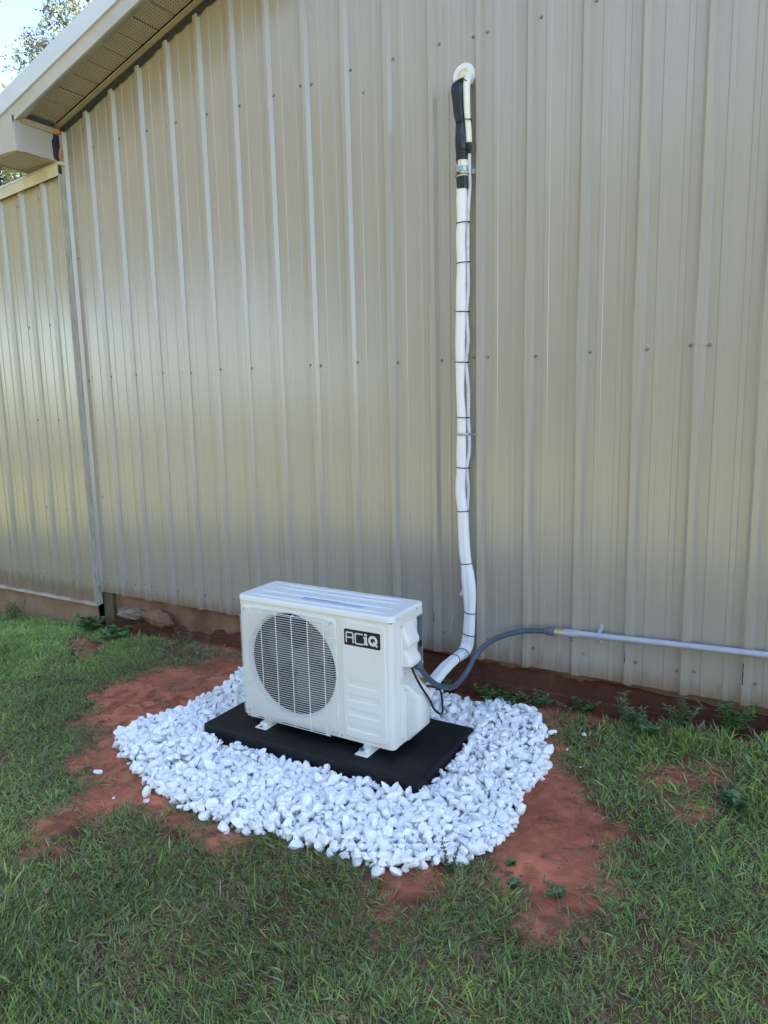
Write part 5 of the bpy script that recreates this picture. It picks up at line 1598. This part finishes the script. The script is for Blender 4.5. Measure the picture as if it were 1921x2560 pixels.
# ------------------------------------------------------------------ trees
def tree(name, base, height, clumps, nleaf, leafsize, cols, lab, seed, trunk_r=.16):
    rn = np.random.default_rng(seed); bx_, by_, bz_ = base
    t = empty(name, base, lab, 'tree')
    tr = MB()
    P_ = catmull([(bx_, by_, bz_), (bx_ + .1, by_, bz_ + height * .35), (bx_ - .05, by_ + .1, bz_ + height * .7), (bx_ + .1, by_, bz_ + height * .97)], 5)
    V, F = tube(P_, list(np.linspace(trunk_r, trunk_r * .15, len(P_))), 10); tr.add(V, F)
    for (c, r) in clumps:
        i = int(np.argmin(np.abs(P_[:, 2] - (c[2] - r * 1.2)))); i = max(2, min(i, len(P_) - 2))
        s = P_[i]; mpt = (s + np.array(c)) / 2 + np.array([0, 0, -.1])
        q_ = catmull([s, mpt, c], 5); V, F = tube(q_, list(np.linspace(.05, .008, len(q_))), 6); tr.add(V, F)
        for _ in range(7):
            e = np.array(c) + rn.normal(size=3) * r * .6; V, F = tube([q_[-4], (q_[-4] + e) / 2 + rn.normal(size=3) * .05, e], [.012, .008, .004], 4); tr.add(V, F)
    tr.build('trunk', M['bark'], t, True)
    tot = sum(r ** 2 for c, r in clumps); VV = []; CC = []
    for c, r in clumps:
        k_ = int(nleaf * r ** 2 / tot)
        # twigs: leaves follow short random strands
        ns = max(4, k_ // 14); so = np.array(c) + rn.normal(size=(ns, 3)) * r * .44 * np.array([1, 1, .9]); sdv = rn.normal(size=(ns, 3)) + (so - np.array(c)) / r * 1.6; sdv /= np.linalg.norm(sdv, axis=1)[:, None]
        w_ = rn.integers(0, ns, k_); pp = so[w_] + sdv[w_] * (rn.random((k_, 1)) * r * .5) + rn.normal(size=(k_, 3)) * .03
        d = rn.normal(size=(k_, 3)); d /= np.linalg.norm(d, axis=1)[:, None]; s = np.cross(d, rn.normal(size=(k_, 3))); s /= np.linalg.norm(s, axis=1)[:, None]
        L_ = leafsize * rn.uniform(.6, 1.2, (k_, 1))
        q4 = np.stack([pp, pp + d * L_ * .5 + s * L_ * .25, pp + d * L_, pp + d * L_ * .5 - s * L_ * .25], 1)
        VV.append(q4.reshape(-1, 3)); cc_ = cols[0] * (1 - rn.random((k_, 1)) ** 1) + cols[1] * rn.random((k_, 1)); CC.append(np.repeat(cc_, 4, 0))
    VV = np.concatenate(VV); nq = len(VV) // 4
    o = fast_mesh('crown', VV - np.array(base), np.arange(nq * 4).reshape(-1, 4), M['leaf'], np.concatenate(CC)); o.parent = t
    return t
c1 = [((-8.92, 6.5, 8.38), .42), ((-9.23, 6.5, 8.05), .42), ((-8.75, 6.6, 7.92), .42), ((-9.68, 6.4, 7.79), .26), ((-10.11, 6.5, 7.68), .34), ((-10.40, 6.5, 8.01), .17), ((-9.4, 6.5, 8.3), .30), ((-10.3, 6.5, 7.50), .28),
      ((-8.91, 6.8, 8.98), .5), ((-8.2, 6.6, 8.62), .5), ((-8.4, 6.5, 7.5), .7), ((-9.2, 6.7, 7.1), .7), ((-10.0, 6.5, 7.0), .35), ((-7.7, 6.5, 7.6), .7), ((-8.6, 6.5, 6.6), .8), ((-7.8, 6.2, 6.2), .8), ((-9.2, 7.2, 6.0), .8), ((-8.2, 7.4, 9.3), .5), ((-9.4, 6.2, 5.6), .6), ((-10.75, 6.5, 7.33), .10)]
tree('broadleaf_tree', (-8.9, 6.8, -.5), 9.6, c1, 21000, .065, (np.array([0.11, 0.15, 0.08]), np.array([0.27, 0.27, 0.18])), 'tall sunlit tree rising above the roof edge at top left', 51)
c2 = [((-11.26, 6.5, 5.76), .6), ((-10.87, 6.5, 5.5), .6), ((-11.6, 6.4, 5.4), .6), ((-12.2, 6.5, 5.6), .6), ((-11.3, 6.5, 4.8), .7), ((-12.3, 6.5, 4.7), .7), ((-10.6, 6.4, 4.7), .6), ((-11.4, 6.5, 3.9), .8), ((-12.6, 6.5, 3.8), .7)]
tree('dense_tree', (-11.5, 6.9, -.5), 6.3, c2, 9000, .10, (np.array([0.03, 0.05, 0.02]), np.array([0.07, 0.10, 0.04])), 'dark leafy tree glimpsed under the eave above the annex roof', 52, .14)

# ------------------------------------------------------------------ the wood behind the photographer (seen only as glow in the glossy metal)
def wood():
    rn = np.random.default_rng(77); VV, CC = [], []
    tr = MB()
    spots = []
    for i in range(34):
        a = math.radians(156 + i * 4.6 + rn.uniform(-1.5, 1.5)); d = rn.uniform(15, 19) + (3 if i % 2 else 0)
        spots.append((2.5 + d * math.cos(a), -1.0 + d * math.sin(a), rn.uniform(8.5, 12.5)))
    for (x, y, h) in spots:
        V, F = tube([(x, y, -.6), (x + .1, y, h * .4), (x, y + .1, h * .9)], [.22, .16, .04], 7); tr.add(V, F)
        for _ in range(9):
            c = np.array([x, y, h * .62]) + rn.normal(size=3) * np.array([1.5, 1.5, h * .16]); r = rn.uniform(1.0, 1.9)
            c[2] = max(c[2], (3.6 if math.atan2(y + 1, x - 2.5) % 6.2832 < math.radians(229) else .6) + r * .7)
            if math.atan2(y + 1, x - 2.5) % 6.2832 > math.radians(229) and rn.random() < .4: c[2] = r * .7 + rn.uniform(0, 3)
            k_ = 330; d = rn.normal(size=(k_, 3)); d /= np.linalg.norm(d, axis=1)[:, None]
            pp = c + d * r * rn.random((k_, 1)) ** .4
            e = rn.normal(size=(k_, 3)); e /= np.linalg.norm(e, axis=1)[:, None]; s_ = np.cross(e, rn.normal(size=(k_, 3))); s_ /= np.linalg.norm(s_, axis=1)[:, None]
            L_ = rn.uniform(.14, .34, (k_, 1))
            VV.append(np.stack([pp, pp + e * L_ * .5 + s_ * L_ * .32, pp + e * L_, pp + e * L_ * .5 - s_ * L_ * .32], 1).reshape(-1, 3))
            cc_ = np.array([0.135, 0.125, 0.06]) * rn.uniform(.6, 1.3, (k_, 1)) + rn.uniform(0, .04, (k_, 3)); CC.append(np.repeat(cc_, 4, 0))
    VV = np.concatenate(VV)
    t = empty('woods', (0, -15, -.4), 'edge of a sunlit wood across the lawn behind the photographer', 'wood', None, 'stuff')
    o = fast_mesh('crowns', VV - np.array([0, -15, -.4]), np.arange(len(VV)).reshape(-1, 4), M['leaf'], np.concatenate(CC)); o.parent = t; o['kind'] = 'stuff'
    o = tr.build('trunks', M['bark'], t, True); o['kind'] = 'stuff'
wood()
